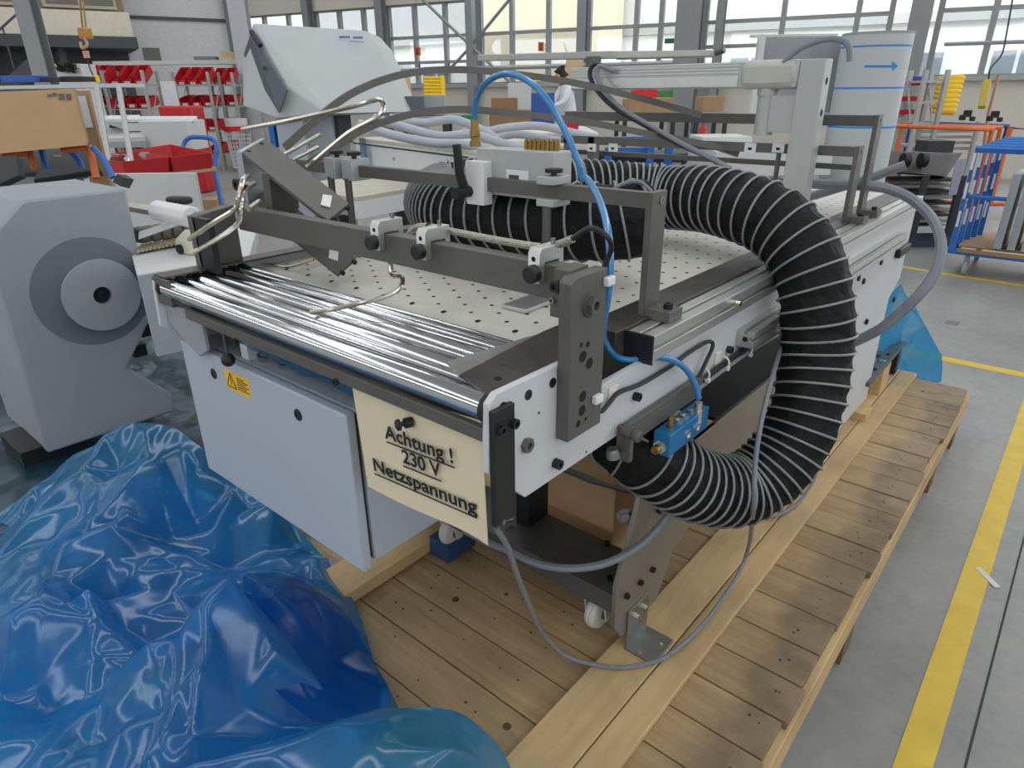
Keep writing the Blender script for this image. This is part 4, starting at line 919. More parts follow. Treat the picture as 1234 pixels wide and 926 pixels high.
# --- trolley with two red trays
ty = thing('tray_trolley', 'blue tube trolley carrying two shallow red trays', 'trolley', dep(210, 262, 8.0))
MB().tube(spline([dep(221, 200, 7.6), dep(221, 176, 7.6), dep(228, 166.5, 7.6), dep(242, 165.5, 7.6), dep(256, 168, 7.6), dep(261, 178, 7.6), dep(259, 200, 7.6), dep(263, 225, 7.5), dep(268, 252, 7.4)], 5), .025, 8).build('push_handle', BLUEP, ty)
for pts in (((223, 204), (229, 228), (236, 256)), ((112, 210), (118, 240))): MB().tube([dep(x, y, 7.4) for x, y in pts], .024, 8).build('trolley_leg', BLUEP, ty)
dk = [dep(103, 208, 7.4), dep(150, 214, 6.7), dep(262, 202, 7.0), dep(215, 190, 7.8)]
MB().slab(dk, .03).build('deck', mat('deck_wood', (190, 158, 118), .6), ty)
def tray(c4, h, label):
    """open tray whose floor is the ring c4"""
    c4 = [Vector(p) for p in c4]; ctr = sum(c4, Vector())/4; r = thing('red_tray', label, 'tray', ctr, 'red trays on the blue trolley'); t = .012
    o4 = [ctr + (p-ctr)*1.06 + UP3*h for p in c4]; i4 = [ctr + (p-ctr)*1.02 + UP3*h for p in c4]; f4 = [ctr + (p-ctr)*.96 + UP3*t for p in c4]
    vs = c4 + o4 + i4 + f4; fs = [(3,2,1,0)]
    for a in range(4):
        b_ = (a+1) % 4; fs += [(a, b_, 4+b_, 4+a), (4+a, 4+b_, 8+b_, 8+a), (8+a, 8+b_, 12+b_, 12+a)]
    fs.append((12,13,14,15)); MB().add(vs, fs).build('tray_body', REDP, r, smooth=False); return r, ctr
d0, d1, d2, d3 = [p + UP3*.003 for p in dk]
tA = [d0.lerp(d1, .05), d1.lerp(d2, .02), d1.lerp(d2, .47), d0.lerp(d3, .47)]
tB = [d0.lerp(d3, .52), d1.lerp(d2, .52), d1.lerp(d2, .94), d0.lerp(d3, .94)]
r1_, cA = tray(tA, .15, 'shallow red tray holding shiny silver bags on the blue trolley'); r2_, cB = tray(tB, .15, 'empty shallow red tray nearest the push handle of the blue trolley')
random.seed(5)
for k in range(5):
    c = cA + RT*(-.16+.08*k) + FH*random.uniform(-.05, .12); pts = [c + Vector((random.uniform(-.07,.07), random.uniform(-.07,.07), .02 + random.uniform(0, .17))) for _ in range(9)]
    e = thing('silver_bag', ('leftmost', 'second', 'middle', 'fourth', 'rightmost')[k] + ' crumpled shiny silver bag in the red tray', 'bag', c, 'silver bags in the red tray'); hull(pts, 'foil', mat('silver_foil', (206, 206, 210), .2, .8), e)
pbox('grey_partition', 'pale grey upright partition board below the red trays', 'partition', 150, 209, 246, 268, 6.4, .05, LIGHTG, ground=0)
pbox('brown_carton', 'flat brown carton on the floor beside the trolley leg', 'carton', 244, 241, 262, 252, 9.6, .3, CARDB, ground=0)
# --- roller table of the left machine, between the housing and our table
rt_ = thing('shaft_table', 'white machine table with clamped steel shaft left of the perforated table', 'machine', at(220, 400, X=-2.2))
tz = 1.03
a0, a1, a2, a3 = at(165, 331, Z=tz), at(300, 309, Z=tz), at(310, 275, Z=tz), at(150, 275, Z=tz)
MB().slab([a0, a1, a2, a3], .06).build('table_top', LIGHTG, rt_, bevel=.004)
b0 = [p - UP3*.004 for p in (a0, a1)]
MB().slab([a0 - UP3*.001, a1 - UP3*.001, a1 - UP3*.30, a0 - UP3*.30], .02).build('front_apron', mat('apron_grey', (172, 178, 186), .5), rt_)
sh = [at(150, 272, Z=1.17), at(262, 286, Z=1.17)]
MB().cyl(at(155, 249, Z=1.18), at(195, 256, Z=1.18), .022, 6).build('hex_shaft', BRIGHT, rt_)
MB().cyl(at(226, 259, Z=1.18), at(262, 265, Z=1.18), .022, 14).build('shaft', BRIGHT, rt_)
MB().cyl(at(190, 254, Z=1.18), at(232, 262, Z=1.18), .042, 8).build('clamp_sleeve', WHITE, rt_, bevel=.006)
MB().obox(at(217, 246, Z=1.20), .10, .05, .03, rz=.4).build('clamp_knob', BLACK, rt_, bevel=.012)
MB().slab([at(168, 279, Z=1.10), at(214, 264, Z=1.14), at(214, 270, Z=1.12), at(168, 286, Z=1.08)], .03).build('white_rail', WHITE, rt_)
for k in range(5): MB().obox(at(172+k*13, 292-k*2, Z=1.05), .07, .05, .06, rz=.3).build('cam_block', mat('cam_grey', (120, 116, 110), .5, .3), rt_, bevel=.01)
b = MB()
for k in range(14): b.cyl(at(166+k*5, 303-k, Z=1.045), at(172+k*5, 296-k, Z=1.045), .008, 6)
b.build('needle_rollers', mat('warm_rollers', (176, 166, 140), .4, .4), rt_)
ms = thing('foot_switch', 'cream plastic box with a dark round button on the shaft table', 'switch', at(235, 308, Z=tz))
mp_ = [at(212, 304, Z=tz), at(231, 309, Z=tz), at(263, 303, Z=tz), at(262, 292, Z=tz), at(225, 290, Z=tz)]
hull([p + UP3*.001 for p in mp_] + [p + UP3*.055 - (p - mp_[1])*.12 for p in mp_], 'shell', mat('cream_plastic', (214, 210, 192), .5), ms, .006)
q0 = at(218, 300, Z=tz+.02); MB().lathe(q0, (at(212, 304, Z=tz) - at(225, 290, Z=tz)).cross(UP3).normalized()*-1 if False else (.3, -1, .1), [(0, .018), (.01, .018)], 14).build('button', BLACK, ms)
# --- big grey hopper housing
hp = thing('hopper_housing', 'tall light grey sloping machine housing with dark side stripe and blue mark', 'machine', dep(380, 215, 5.6))
D1, D2, D3 = 5.2, 5.7, 6.1
fr = [dep(305, 28, D1), dep(440, 37, D2), dep(457, 56, D2), dep(492, 135, D2), dep(395, 137, 5.25), dep(346, 104, D1)]
lf = [dep(293, 68, 5.45), dep(293, 128, 5.45), dep(334, 143, 5.28)]
hull(fr + lf + [p + FH*.7 for p in fr] + [p + FH*.3 for p in lf], 'hopper', mat('hopper_grey', (186, 190, 192), .5, 0, .02, 4), hp, .01)
def lerp3(a, b_, c, u, v): return a + (b_-a)*u + (c-a)*v
nF = (fr[0]-lf[0]).cross(lf[1]-lf[0]).normalized()
if nF.dot(CAM - fr[0]) < 0: nF = -nF
MB().slab([dep(302, 40, 5.19), dep(293.5, 66, 5.40), dep(336, 136, 5.21), dep(345.5, 109, 5.12)], .012).build('dark_stripe', mat('stripe_grey', (92, 97, 106), .5), hp)
MB().tube([dep(303, 38, 5.18), dep(314, 55, 5.14)], .02, 6).build('hinge', BLACK, hp)
MB().disc(dep(319, 82, 5.16), -AF, .016, 12).build('knob', BLACK, hp)
for (x0, x1, y0, y1, mm) in ((409, 422, 43.6, 46.0, 'blue_mark'), (425.5, 437.5, 44.2, 46.8, 'blue_mark')):
    k = 7
    for i in range(k):
        xa = x0 + (x1-x0)*i/k; MB().slab([dep(x, y, 5.52) for x, y in ((xa, y0), (xa+(x1-x0)/k*.8, y0), (xa+(x1-x0)/k*.8, y1), (xa, y1))], .004).build('logo_stroke', mat('logo_blue', (50, 90, 160), .5), hp)
MB().slab([dep(x, y, 5.54) for x, y in ((422, 49.4), (439, 50.2), (439, 51), (422, 50.2))], .004).build('logo_stroke', mat('logo_grey', (130, 134, 140), .5), hp)
b = MB(); fbox(b, 340, 118, 372, 205, 5.5, .6, ground=0); b.build('pedestal', CAB, hp, bevel=.01)
b = MB(); fbox(b, 373, 118, 404, 190, 5.55, .6, ground=0); b.build('pedestal', mat('pedestal_grey', (158, 164, 170), .5), hp, bevel=.01)
b = MB(); fbox(b, 404, 136, 410, 176, 5.6, .5); b.build('pedestal_edge', DKG, hp)
b = MB(); fbox(b, 327, 150, 333, 178, 5.45, .2); b.build('blue_post', BLUEP, hp)
pbox('grey_case', 'dark grey case beside the hopper housing', 'case', 489, 116, 510, 140, 5.9, .3, mat('case_dark', (96, 100, 110), .5))
pbox('grey_case', 'mid grey case right of the dark one beside the hopper', 'case', 510, 115, 536, 138, 6.0, .3, MIDG)
# --- white conveyor tables in the middle distance, with heaps of grey hose
def slabtable(name, label, tl, tr, bl, depth, zz, m, side):
    a, c = at(*tl, Z=zz), at(*tr, Z=zz); dr = (c-a); n = Vector((-dr.y, dr.x, 0)).normalized()
    if n.dot(FH) < 0: n = -n
    t = thing(name, label, 'machine', (a+c)/2 + n*depth/2 - UP3*(zz-.3))
    h = zz - at(*bl, X=a.x).z if False else side
    MB().slab([a - UP3*h, c - UP3*h, c, a], .03 if True else 0).build('side_panel', m, t, bevel=.003)
    MB().slab([a + UP3*.001, c + UP3*.001, c + n*depth + UP3*.001, a + n*depth + UP3*.001][::1], -.02).build('table_top', mat('table_top_beige', (196, 190, 176), .5, 0, .12, 14), t)
    for s_ in (.1, .9):
        p = a.lerp(c, s_) + n*.2; MB().box(p.x-.04, p.x+.04, p.y-.04, p.y+.04, .36, zz-h-.01).build('table_leg', DKG, t)
    return t, a, c, n
t1, ta, tc_, tn = slabtable('conveyor_table', 'white long conveyor table behind the near gantry bar', (428, 170), (575, 188), (440, 195), .9, 1.30, WHITE, .15)
MB().slab([ta.lerp(tc_, .02) - tn*.031 - UP3*.004, ta.lerp(tc_, .98) - tn*.031 - UP3*.004, ta.lerp(tc_, .98) - tn*.031 - UP3*.014, ta.lerp(tc_, .02) - tn*.031 - UP3*.014], .002).build('panel_groove', DKG, t1)
for s_ in (.16, .42, .95):
    p = ta.lerp(tc_, s_) - tn*.031 - UP3*.07; MB().lathe(p, -tn, [(0, .012), (.006, .012)], 10).build('panel_screw', MIDG, t1)
p = ta.lerp(tc_, .1) - tn*.034; MB().slab([p + UP3*.03, p + UP3*.03 + (tc_-ta).normalized()*.10, p + (tc_-ta).normalized()*.10 - UP3*.16, p - UP3*.16], .003).build('film_strip', glass_mat('pale_blue_film', (.6, .75, .85), .3, .15), t1)
t2, _, _, _ = slabtable('conveyor_table', 'low white conveyor frame seen under the near gantry bar', (430, 243), (528, 226), (440, 250), .7, 1.10, WHITE, .09)
PALEH = mat('pale_grey_hose', (176, 182, 192), .45)
for k, (pts, lb) in enumerate((([(432, 147), (470, 160), (520, 170), (560, 172), (600, 182)], 'pale grey hose lying lowest on the conveyor table'),
                         ([(450, 140), (490, 152), (530, 162), (570, 160), (610, 172), (640, 176)], 'pale grey hose crossing over the conveyor table middle'),
                         ([(470, 140), (510, 146), (545, 142), (575, 152), (600, 166)], 'pale grey hose humped beside the green box'),
                         ([(575, 160), (610, 152), (650, 150), (690, 158), (720, 164)], 'pale grey hose arching behind the air block'),
                         ([(580, 170), (620, 160), (660, 166), (700, 172)], 'pale grey hose lying behind the air block'))):
    cable([dep(x, y+2, 3.5 + k*.12) for x, y in pts], .023, PALEH, 'pale_hose', lb, 'hose', n=10)
b = MB(); fbox(b, 590, 160, 720, 200, 4.7, .9); tag(b.build('machine_block', LIGHTG, bevel=.01, smooth=False), 'white machine block behind the brass fittings', 'machine')
cy = thing('warning_plate', 'tiny yellow warning triangle on the white machine block', 'sign', dep(643, 198, 4.69))
MB().slab([dep(639.5, 199, 4.69), dep(646, 199, 4.69), dep(642.5, 192, 4.69)], .004).build('triangle', YELP, cy)
# --- far clutter along the window wall
pbox('carton', 'tall narrow brown carton left of the yellow coil stack', 'carton', 483, 93, 493, 114, 11, .3, mat('carton_pale', (206, 182, 140), .7), ground=0)
yc = thing('yellow_coil', 'yellow spiral hose stack hanging in the middle background', 'coil', dep(520, 114, 11))
for k in range(6):
    MB().tube([dep(511, 94+k*4, 11), dep(533, 94.5+k*4, 11)], .028, 8).build('turn', YELP, yc)
_q = dep(534, 125, 11); MB().tube([dep(533, 92, 11), dep(534, 112, 11), _q], .04, 8).build('down_pipe', YELP, yc)
_q2 = dep(512, 92, 11.1); MB().tube([Vector((_q2.x, _q2.y, 0)), _q2], .03, 8).build('stand_pole', SHELFM, yc)
pbox('carton', 'brown carton with pink label behind the blue air hose', 'carton', 590, 133, 640, 158, 6.8, .4, mat('carton_mid', (150, 116, 84), .7))
pbox('carton', 'brown carton stacked behind the blue air hose, upper one', 'carton', 592, 118, 624, 132.6, 6.85, .4, mat('carton_mid', (150, 116, 84), .7))
pbox('green_box', 'small green box behind the blue air hose fitting', 'box', 556, 139, 572, 152, 6.5, .2, GREEN)
pbox('blue_cabinet', 'blue machine cabinet beside the person', 'cabinet', 632, 112, 668, 132, 9.5, .3, mat('panel_blue', (52, 92, 168), .5), ground=0)
pbox('red_case', 'red case on the shelf below the swing arm', 'box', 764, 108, 792, 118, 8.5, .3, mat('case_red', (206, 40, 44), .5))
pbox('green_case', 'green case next to the red one below the swing arm', 'box', 792, 109, 811, 117, 8.5, .3, mat('case_green', (60, 128, 72), .5))
pbox('carton', 'long brown carton below the red and green cases', 'carton', 757, 119, 812, 136, 8.4, .5, CARDB)
pbox('carton', 'brown carton at the window right of the column', 'carton', 846, 116, 872, 134, 8.8, .4, CARDB)
pbox('red_lamp', 'small red lamp post on the machine behind the gantry', 'lamp', 683, 134, 697, 160, 4.5, .08, mat('lamp_red', (200, 36, 56), .4))
b = MB(); _u0, _z0 = wall_hit(802.5, 52.8); _u1, _z1 = wall_hit(814, 46.5); wbox(b, _u0, _u1, _z0, _z1, -.12, -.07); tag(b.build('exit_sign', mat('exit_green', (24, 110, 60), .5)), 'green exit sign on the back wall window', 'sign')
for (x0, x1, y0, y1, lb) in ((503, 509, 57, 67, 'left'), (651, 657, 51, 62, 'right')):
    e = thing('number_board', '%s orange hall number board on the back wall' % lb, 'sign', dep(x0, y1, 14.5)); b = MB(); u0, z0 = wall_hit(x0, y1); u1, z1 = wall_hit(x1, y0); wbox(b, u0, u1, z0, z1, -.12, -.09); b.build('board', mat('number_orange', (206, 96, 40), .6), e)
    text('2', (z1-z0)*.85, wpt((u0+u1)/2, z0+(z1-z0)*.18, -.125), e, DKG, rot=(PI/2, 0, WA), ext=.002)
pbox('tan_partition', 'tan partition board standing behind the person', 'panel', 682, 68, 702, 105, 12.8, .1, mat('tan_board', (206, 178, 140), .7))
bfg = [(702,187),(858,187)]
bf = thing('blue_workbench', 'blue steel workbench frame seen under the far gantry bar', 'workbench', dep(765, 215, 5.6))
for (x0, y0, x1, y1) in ((680, 165, 808, 172), (735, 178, 785, 186), (800, 166, 808, 215), (778, 178, 786, 215), (728, 178, 736, 215), (828, 165, 836, 215)):
    b = MB(); fbox(b, x0, y0, x1, y1, 5.8, .06, ground=0 if y1 == 215 else None); b.build('frame_bar', BLUEP, bf)
b = MB(); fbox(b, 700, 186, 860, 196, 5.9, .5); b.build('bench_top', DKG, bf)
p, wd = frame_at(842, 850, 168, 8.0); p.z = .86
ex = thing('fire_extinguisher', 'red fire extinguisher by the column', 'extinguisher', p)
MB().obox(Vector((p.x, p.y, 0)), .12, .12, .859).build('stand_post', REDP, ex); MB().lathe(p, (0,0,1), [(0, .05), (.3, .05), (.34, .02), (.38, .02)], 12).build('cylinder', REDP, ex)
MB().box(p.x-.03, p.x+.03, p.y-.02, p.y+.02, p.z+.38, p.z+.41).build('valve', BLACK, ex)
for k, (x0, x1, y0, y1, D) in enumerate(((690, 720, 168, 182, 4.6), (845, 905, 165, 180, 5.2), (860, 1000, 182, 212, 4.9), (612, 640, 100, 112, 7.6))):
    pbox('machine_box', ('white box behind the upright gantry rods', 'white box right of the blue workbench', 'long white machine bed under the far gantry', 'white device on a shelf behind the air hose')[k], 'machine', x0, y0, x1, y1, D, .4, LIGHTG, ground=0 if k in (1, 3) else None)
# --- person in a white shirt
def person(base, face, H=1.72):
    """one skinned body, standing and leaning over the work, arms forward"""
    f = Vector(face).normalized(); s_ = Vector((f.y, -f.x, 0)); k = H/1.75
    def P(fw, sd, z): return Vector((f.x*fw + s_.x*sd, f.y*fw + s_.y*sd, z))*k
    r = thing('person', 'person in white shirt and dark trousers bent over a machine in the background', 'person', base)
    def skin(J, E, name, m, root=0):
        me = bpy.data.meshes.new(name); me.from_pydata([tuple(p) for p, _ in J], E, []); o = bpy.data.objects.new(name, me); COL.objects.link(o); o.parent = r
        md = o.modifiers.new('skin', 'SKIN'); md.use_smooth_shade = True
        for i, (_, rd) in enumerate(J): me.skin_vertices[0].data[i].radius = (rd*k, rd*k)
        me.skin_vertices[0].data[root].use_root = True
        sb = o.modifiers.new('sub', 'SUBSURF'); sb.levels = 1; sb.render_levels = 2; me.materials.append(m); return o
    J = [(P(0,0,.95),.14), (P(.03,0,1.18),.14), (P(.10,0,1.40),.15), (P(.14,0,1.50),.06), (P(.18,0,1.58),.055),
         (P(.10,.19,1.42),.07), (P(.22,.23,1.20),.05), (P(.42,.15,1.12),.04), (P(.50,.13,1.11),.035),
         (P(.10,-.19,1.42),.07), (P(.22,-.23,1.20),.05), (P(.42,-.15,1.12),.04), (P(.50,-.13,1.11),.035),
         (P(0,.10,.88),.10), (P(.02,.11,.48),.075), (P(0,.11,.08),.05), (P(.14,.12,.04),.04),
         (P(0,-.10,.88),.10), (P(.02,-.11,.48),.075), (P(0,-.11,.08),.05), (P(.14,-.12,.04),.04)]
    E = [(0,1),(1,2),(2,3),(3,4),(2,5),(5,6),(6,7),(7,8),(2,9),(9,10),(10,11),(11,12),(0,13),(13,14),(14,15),(15,16),(0,17),(17,18),(18,19),(19,20)]
    body = skin(J, E, 'body', mat('shirt_white', (226, 228, 236), .7))
    TR = mat('trousers_dark', (56, 58, 76), .8)
    skin([(P(0,0,.98),.150), (P(0,.10,.86),.112), (P(.02,.11,.48),.086), (P(0,.11,.12),.066), (P(0,-.10,.86),.112), (P(.02,-.11,.48),.086), (P(0,-.11,.12),.066)], [(0,1),(1,2),(2,3),(0,4),(4,5),(5,6)], 'trousers', TR)
    SK = mat('skin_tone', (206, 160, 134), .6)
    hd = skin([(P(.16,0,1.55),.055), (P(.21,0,1.64),.088), (P(.23,0,1.71),.085), (P(.30,0,1.66),.02)], [(0,1),(1,2),(1,3)], 'head', SK)
    skin([(P(.18,0,1.70),.088), (P(.22,0,1.755),.088), (P(.15,0,1.64),.07)], [(0,1),(0,2)], 'hair', mat('hair_dark', (44, 36, 34), .7))
    for sd in (1, -1):
        w0 = P(.50, .13*sd, 1.11); 
        for q in range(5):
            o_ = (-.03+.015*q)*sd; ln = (.05, .085, .09, .085, .07)[q]
            base_ = w0 + P(.04, o_, -.005); mid = base_ + P(ln*.55, o_*.3, -.006); tip = base_ + P(ln, o_*.3, -.03)
            MB().tube([r.location + w0, r.location + base_, r.location + mid, r.location + tip], [.020*k, .011*k, .009*k, .007*k], 8).build('finger', SK, r)
    return r
pp_ = dep(686, 150, 12.0); pb = pp_.copy(); pb.z = .30
ptop = up_to(pb, 84)
person(pb, -RT*1 - FH*.35, min(1.95, max(1.6, ptop)))
pbox('step_platform', 'low grey platform the person stands on', 'platform', 660, 195, 712, 205, 11.6, 1.2, MIDG).location.z = 0
o = [x for x in bpy.data.objects if x.name.startswith('step_platform')][0]; zs = [v.co.z for v in o.data.vertices]; o.scale.z = .298/max(zs)
o.location.x, o.location.y = pb.x, pb.y
# --- right background: control board, extraction pipe, racks
bd = thing('control_board', 'flat grey control board with pale frame behind the aluminium post', 'panel', dep(955, 150, 5.4))
b = MB(); fbox(b, 910, 44, 1008, 138, 5.4, .04); b.build('board', mat('board_grey', (150, 152, 156), .6), bd)
for (x0, y0, x1, y1) in ((906, 41, 1010, 44.5), (904, 44, 911, 140), (904, 136, 1008, 140)):
    b = MB(); fbox(b, x0, y0, x1, y1, 5.37, .06); b.build('board_frame', LIGHTG, bd)
b = MB(); fbox(b, 950, 138, 956, 260, 5.45, .05); b.build('board_stand', MIDG, bd)
pc = dep(1050, 200, 5.0); pc0 = Vector((pc.x, pc.y, 0)) + FH*.27; ph = up_to(Vector((pc.x, pc.y, 0)) , 36)
pipe = thing('extraction_pipe', 'thick grey extraction pipe with blue arrow and blue bands', 'pipe', pc0)
PR = .238
MB().lathe(pc0, (0,0,1), [(0, PR), (ph, PR), (ph, PR-.012), (ph-.3, PR-.012)], 48).build('pipe_wall', mat('pipe_pale_grey', (184, 188, 190), .5, 0, .03, 5), pipe)
MB().lathe(pc0 + UP3*(ph-.012), (0,0,1), [(0, PR+.004), (.012, PR+.004), (.012, PR-.01)], 48).build('pipe_rim', MIDG, pipe)
BLM = mat('blue_marking', (44, 132, 206), .5)
def on_pipe(x, y):
    """point of the pipe surface seen at pixel"""
    d = ray(x, y); d2 = Vector((d.x, d.y, 0)); o2 = Vector((CAM.x-pc0.x, CAM.y-pc0.y, 0)); a = d2.dot(d2); b_ = 2*o2.dot(d2); c = o2.dot(o2) - (PR+.002)**2; q = b_*b_-4*a*c
    s_ = (-b_ - math.sqrt(max(0, q)))/(2*a); return CAM + d*s_
for y in (55, 106, 154):
    z = on_pipe(1056, y).z; MB().lathe(pc0 + UP3*(z-.006), (0,0,1), [(0, PR+.0015), (.012, PR+.0015)], 48).build('blue_band', BLM, pipe)
def pipe_patch(rows):
    vs = []; fs = []; n = len(rows[0])
    for r_ in rows: vs += [on_pipe(x, y) for x, y in r_]
    for i in range(len(rows)-1):
        for j in range(n-1): fs.append((i*n+j, i*n+j+1, (i+1)*n+j+1, (i+1)*n+j))
    return MB().add(vs, fs)
xs_ = [1042 + 33*i/8 for i in range(9)]
ah = pipe_patch([[(x, 78.6) for x in xs_], [(x, 81.4) for x in xs_]]); ah.add([on_pipe(1075, 74), on_pipe(1082.5, 79.5), on_pipe(1075, 86)], [(0,1,2)]); ah.build('blue_arrow', BLM, pipe)
sr = rack('small_rack', 'narrow wire rack with red boxes by the right window', 1088, 1113, 215, 9.0, [.9, 1.17, 1.43, 1.68], 1.8, .35)
for k, (y0, y1) in enumerate(((97, 103), (116, 122), (132, 138))):
    pbox('red_box', ('uppermost', 'middle', 'lowest')[k] + ' red box on the narrow wire rack', 'box', 1089-k*2, y0, 1112-k*2, y1, 8.9, .25, REDP)
pbox('blue_box', 'small violet blue box on top of the narrow wire rack', 'box', 1102, 92, 1115, 97, 8.9, .2, mat('violet_blue', (74, 72, 176), .5))
ys_ = thing('yellow_spool_stack', 'stack of yellow cup-shaped spools on a stand by the right window', 'spool stack', dep(1145, 140, 9.0))
for k in range(8):
    c = dep(1151 - k*1.5, 94.5 + k*5.6, 9.0); MB().lathe(c - RT*.12, RT, [(0, .03), (.05, .05), (.2, .055), (.24, .03)], 14).build('spool', YELP, ys_)
    MB().lathe(dep(1131 - k*1.4, 95 + k*5.6, 9.0), RT, [(0, .02), (.06, .035), (.1, .02)], 10).build('spool_tail', YELP, ys_)
MB().tube([dep(1138, 90, 8.9), dep(1128, 145, 8.9), dep(1122, 200, 8.7)], .02, 8).build('stand_pole', SHELFM, ys_)
pd = thing('pendant_control', 'yellow pendant control hanging on a cable at the right windows', 'pendant', dep(1184, 131, 8.0))
MB().tube([dep(1190, 97, 8.0), dep(1183, 130, 8.0)], .055, 4).build('pendant_body', mat('pendant_olive', (190, 168, 60), .5), pd, bevel=.01)
MB().tube(spline([dep(1191, 97, 8.0), dep(1194, 82, 8.0), dep(1207, 66, 8.0), dep(1213, 40, 8.0), dep(1220, 0, 8.0), dep(1226, -40, 8.0)], 6), .010, 6).build('pendant_cable', CABLEK, pd)
tag(MB().tube([dep(1203, 91, 9.5), dep(1191, 138, 9.3), dep(1186, 175, 9.2)], .022, 8).build('copper_pipe', mat('copper_tone', (150, 104, 84), .5, .3)), 'brown pipe leaning upright beside the yellow pendant', 'pipe')
# orange frame trolleys
for k, (x0, x1, y0, y1, D, lb) in enumerate(((1076, 1196, 150, 178, 8.2, 'nearest orange tube frame trolley behind the dark conveyor stack'), (1088, 1206, 148, 178, 8.8, 'second orange tube frame trolley behind the nearest one'), (1098, 1214, 146, 178, 9.4, 'third orange tube frame trolley with the dark blue top'), (1218, 1262, 152, 185, 8.6, 'orange tube frame trolley cut by the right photo edge'))):
    o_ = thing('orange_trolley', lb, 'trolley', dep((x0+x1)/2, 260, D), 'orange frame trolleys')
    tp = [dep(x0, y0+2, D), dep(x1, y0+6, D)]
    m_ = ORANGE if k != 2 else mat('frame_navy', (40, 66, 130), .5)
    MB().tube([Vector((tp[0].x, tp[0].y, .12)), tp[0], tp[1], Vector((tp[1].x, tp[1].y, .12))], .035, 8).build('hoop', m_, o_)
    MB().tube([Vector((tp[0].x, tp[0].y, .15)) , Vector((tp[1].x, tp[1].y, .15))], .03, 8).build('base_bar', m_, o_)
# dark conveyor stack
cs = thing('conveyor_stack', 'stacked dark conveyor sections with pale rollers left of the blue trolley', 'machine', dep(1115, 285, 7.2))
hull([dep(1068, 182, 7.2), dep(1150, 186, 7.2), dep(1060, 205, 7.0), dep(1135, 212, 7.0), dep(1068, 182, 7.9), dep(1160, 184, 7.9), dep(1060, 208, 7.3), dep(1140, 214, 7.4)], 'belt_bed', mat('belt_dark', (74, 72, 70), .6), cs)
for k in range(9):
    y = 216 + k*7; b = MB(); fbox(b, 1072 - k*.5, y, 1153 - k*1.6, y+3.2, 7.2 + .05*(k % 3), .3); b.build('roller_bar', mat('roller_pale', (158, 156, 146), .4, .3) if k % 2 else DKG, cs)
rk = thing('roller_bundle', 'pale roller bars in a grey stand behind the orange frames', 'roller rack', Vector((dep(1133, 180, 9.9).x, dep(1133, 180, 9.9).y, 0)))
for k in range(5):
    y = 150 + k*7; b = MB(); fbox(b, 1094, y, 1172, y+3.0, 9.9, .12); b.build('roller_bar', mat('roller_pale', (158, 156, 146), .4, .3), rk)
for (x0, x1) in ((1092, 1096), (1170, 1174)): b = MB(); fbox(b, x0, 146, x1, 182, 9.86, .05, ground=0); b.build('stand_post', SHELFM, rk)
for (x0, x1) in ((1098, 1104), (1140, 1147)): b = MB(); fbox(b, x0, 212, x1, 285, 7.1, .05); b.build('stack_post', DKG, cs)
for x in (1091, 1112): MB().lathe(dep(x, 193, 7.0), RT, [(-.03, .05), (-.028, .075), (.028, .075), (.03, .05)], 18).build('drive_wheel', BLACK, cs)
b = MB(); fbox(b, 1116, 170, 1148, 184, 7.6, .25); b.build('motor', DKG, cs)
b = MB(); fbox(b, 1078, 282, 1150, 300, 7.3, .5); b.build('base_frame', mat('base_bluegrey', (70, 82, 104), .6), cs)
b = MB(); fbox(b, 1076, 276, 1152, 281, 7.15, .3); b.build('white_ledge', LIGHTG, cs)
tag(MB().slab([dep(1152, 193, 6.9), dep(1164, 192, 6.9), dep(1152, 235, 6.8), dep(1142, 237, 6.8)], .01).build('hanging_bag', mat('violet_grey_bag', (130, 128, 146), .4)), 'grey plastic bag hanging on the conveyor stack end', 'bag')
for k, (x, y) in enumerate(((1165, 140), (1198, 141))):
    e = thing('clamp_head', ('black clamp head on the left end of the orange frames', 'black clamp head on the right end of the orange frames')[k], 'clamp', dep(x, y, 8.4))
    for (dx, dy, w_) in ((-6, 2, .07), (0, -2, .09), (6, 3, .06)): MB().obox(dep(x+dx, y+dy+3, 8.4), w_, .06, w_*.9, rz=.3).build('jaw', BLACK, e, bevel=.01)
# blue nested frame trolley
bt = thing('blue_trolley', 'blue steel frame trolley holding grey panels at the right edge', 'trolley', at(1190, 320, Z=0))
bz = .22; P0 = at(1146, 302, Z=bz); P1 = at(1300, 320, Z=bz); dr = (P1-P0).normalized(); nn = Vector((-dr.y, dr.x, 0)); 
if nn.dot(FH) < 0: nn = -nn
Wd = 1.7; Dp = .85
for k in range(2): MB().tube([P0 + nn*(Dp*k), P0 + nn*(Dp*k) + dr*Wd], .035, 4).build('base_bar', BLUEP, bt)
for s_ in (0, 1): MB().tube([P0 + dr*(Wd*s_), P0 + dr*(Wd*s_) + nn*Dp], .035, 4).build('base_bar', BLUEP, bt)
hz = up_to(P0, 180)
for k in range(5):
    o0 = nn*(Dp*k/4*.75) + dr*(.03*k); zz = hz + .012*k
    MB().tube([P0 + o0, P0 + o0 + UP3*zz, P0 + o0 + UP3*zz + dr*Wd, P0 + o0 + dr*Wd], .034, 4).build('frame_hoop', BLUEP, bt)
    for q in range(3):
        c = P0 + o0 + UP3*(zz*(.25+.28*q)) - nn*.036; MB().obox(c, .02, .006, .14, rz=math.atan2(dr.y, dr.x)).build('white_guide', WHITE, bt)
MB().tube([P0 + UP3*hz*.55 , P0 + UP3*hz*.55 + dr*.32], .02, 6).build('mid_bar', BLUEP, bt)
MB().slab([P0 + UP3*.04 + dr*.05, P0 + dr*Wd + UP3*.04, P0 + dr*Wd + nn*Dp + UP3*.04, P0 + nn*Dp + UP3*.04], -.02).build('wood_deck', mat('trolley_wood', (160, 126, 88), .7), bt)
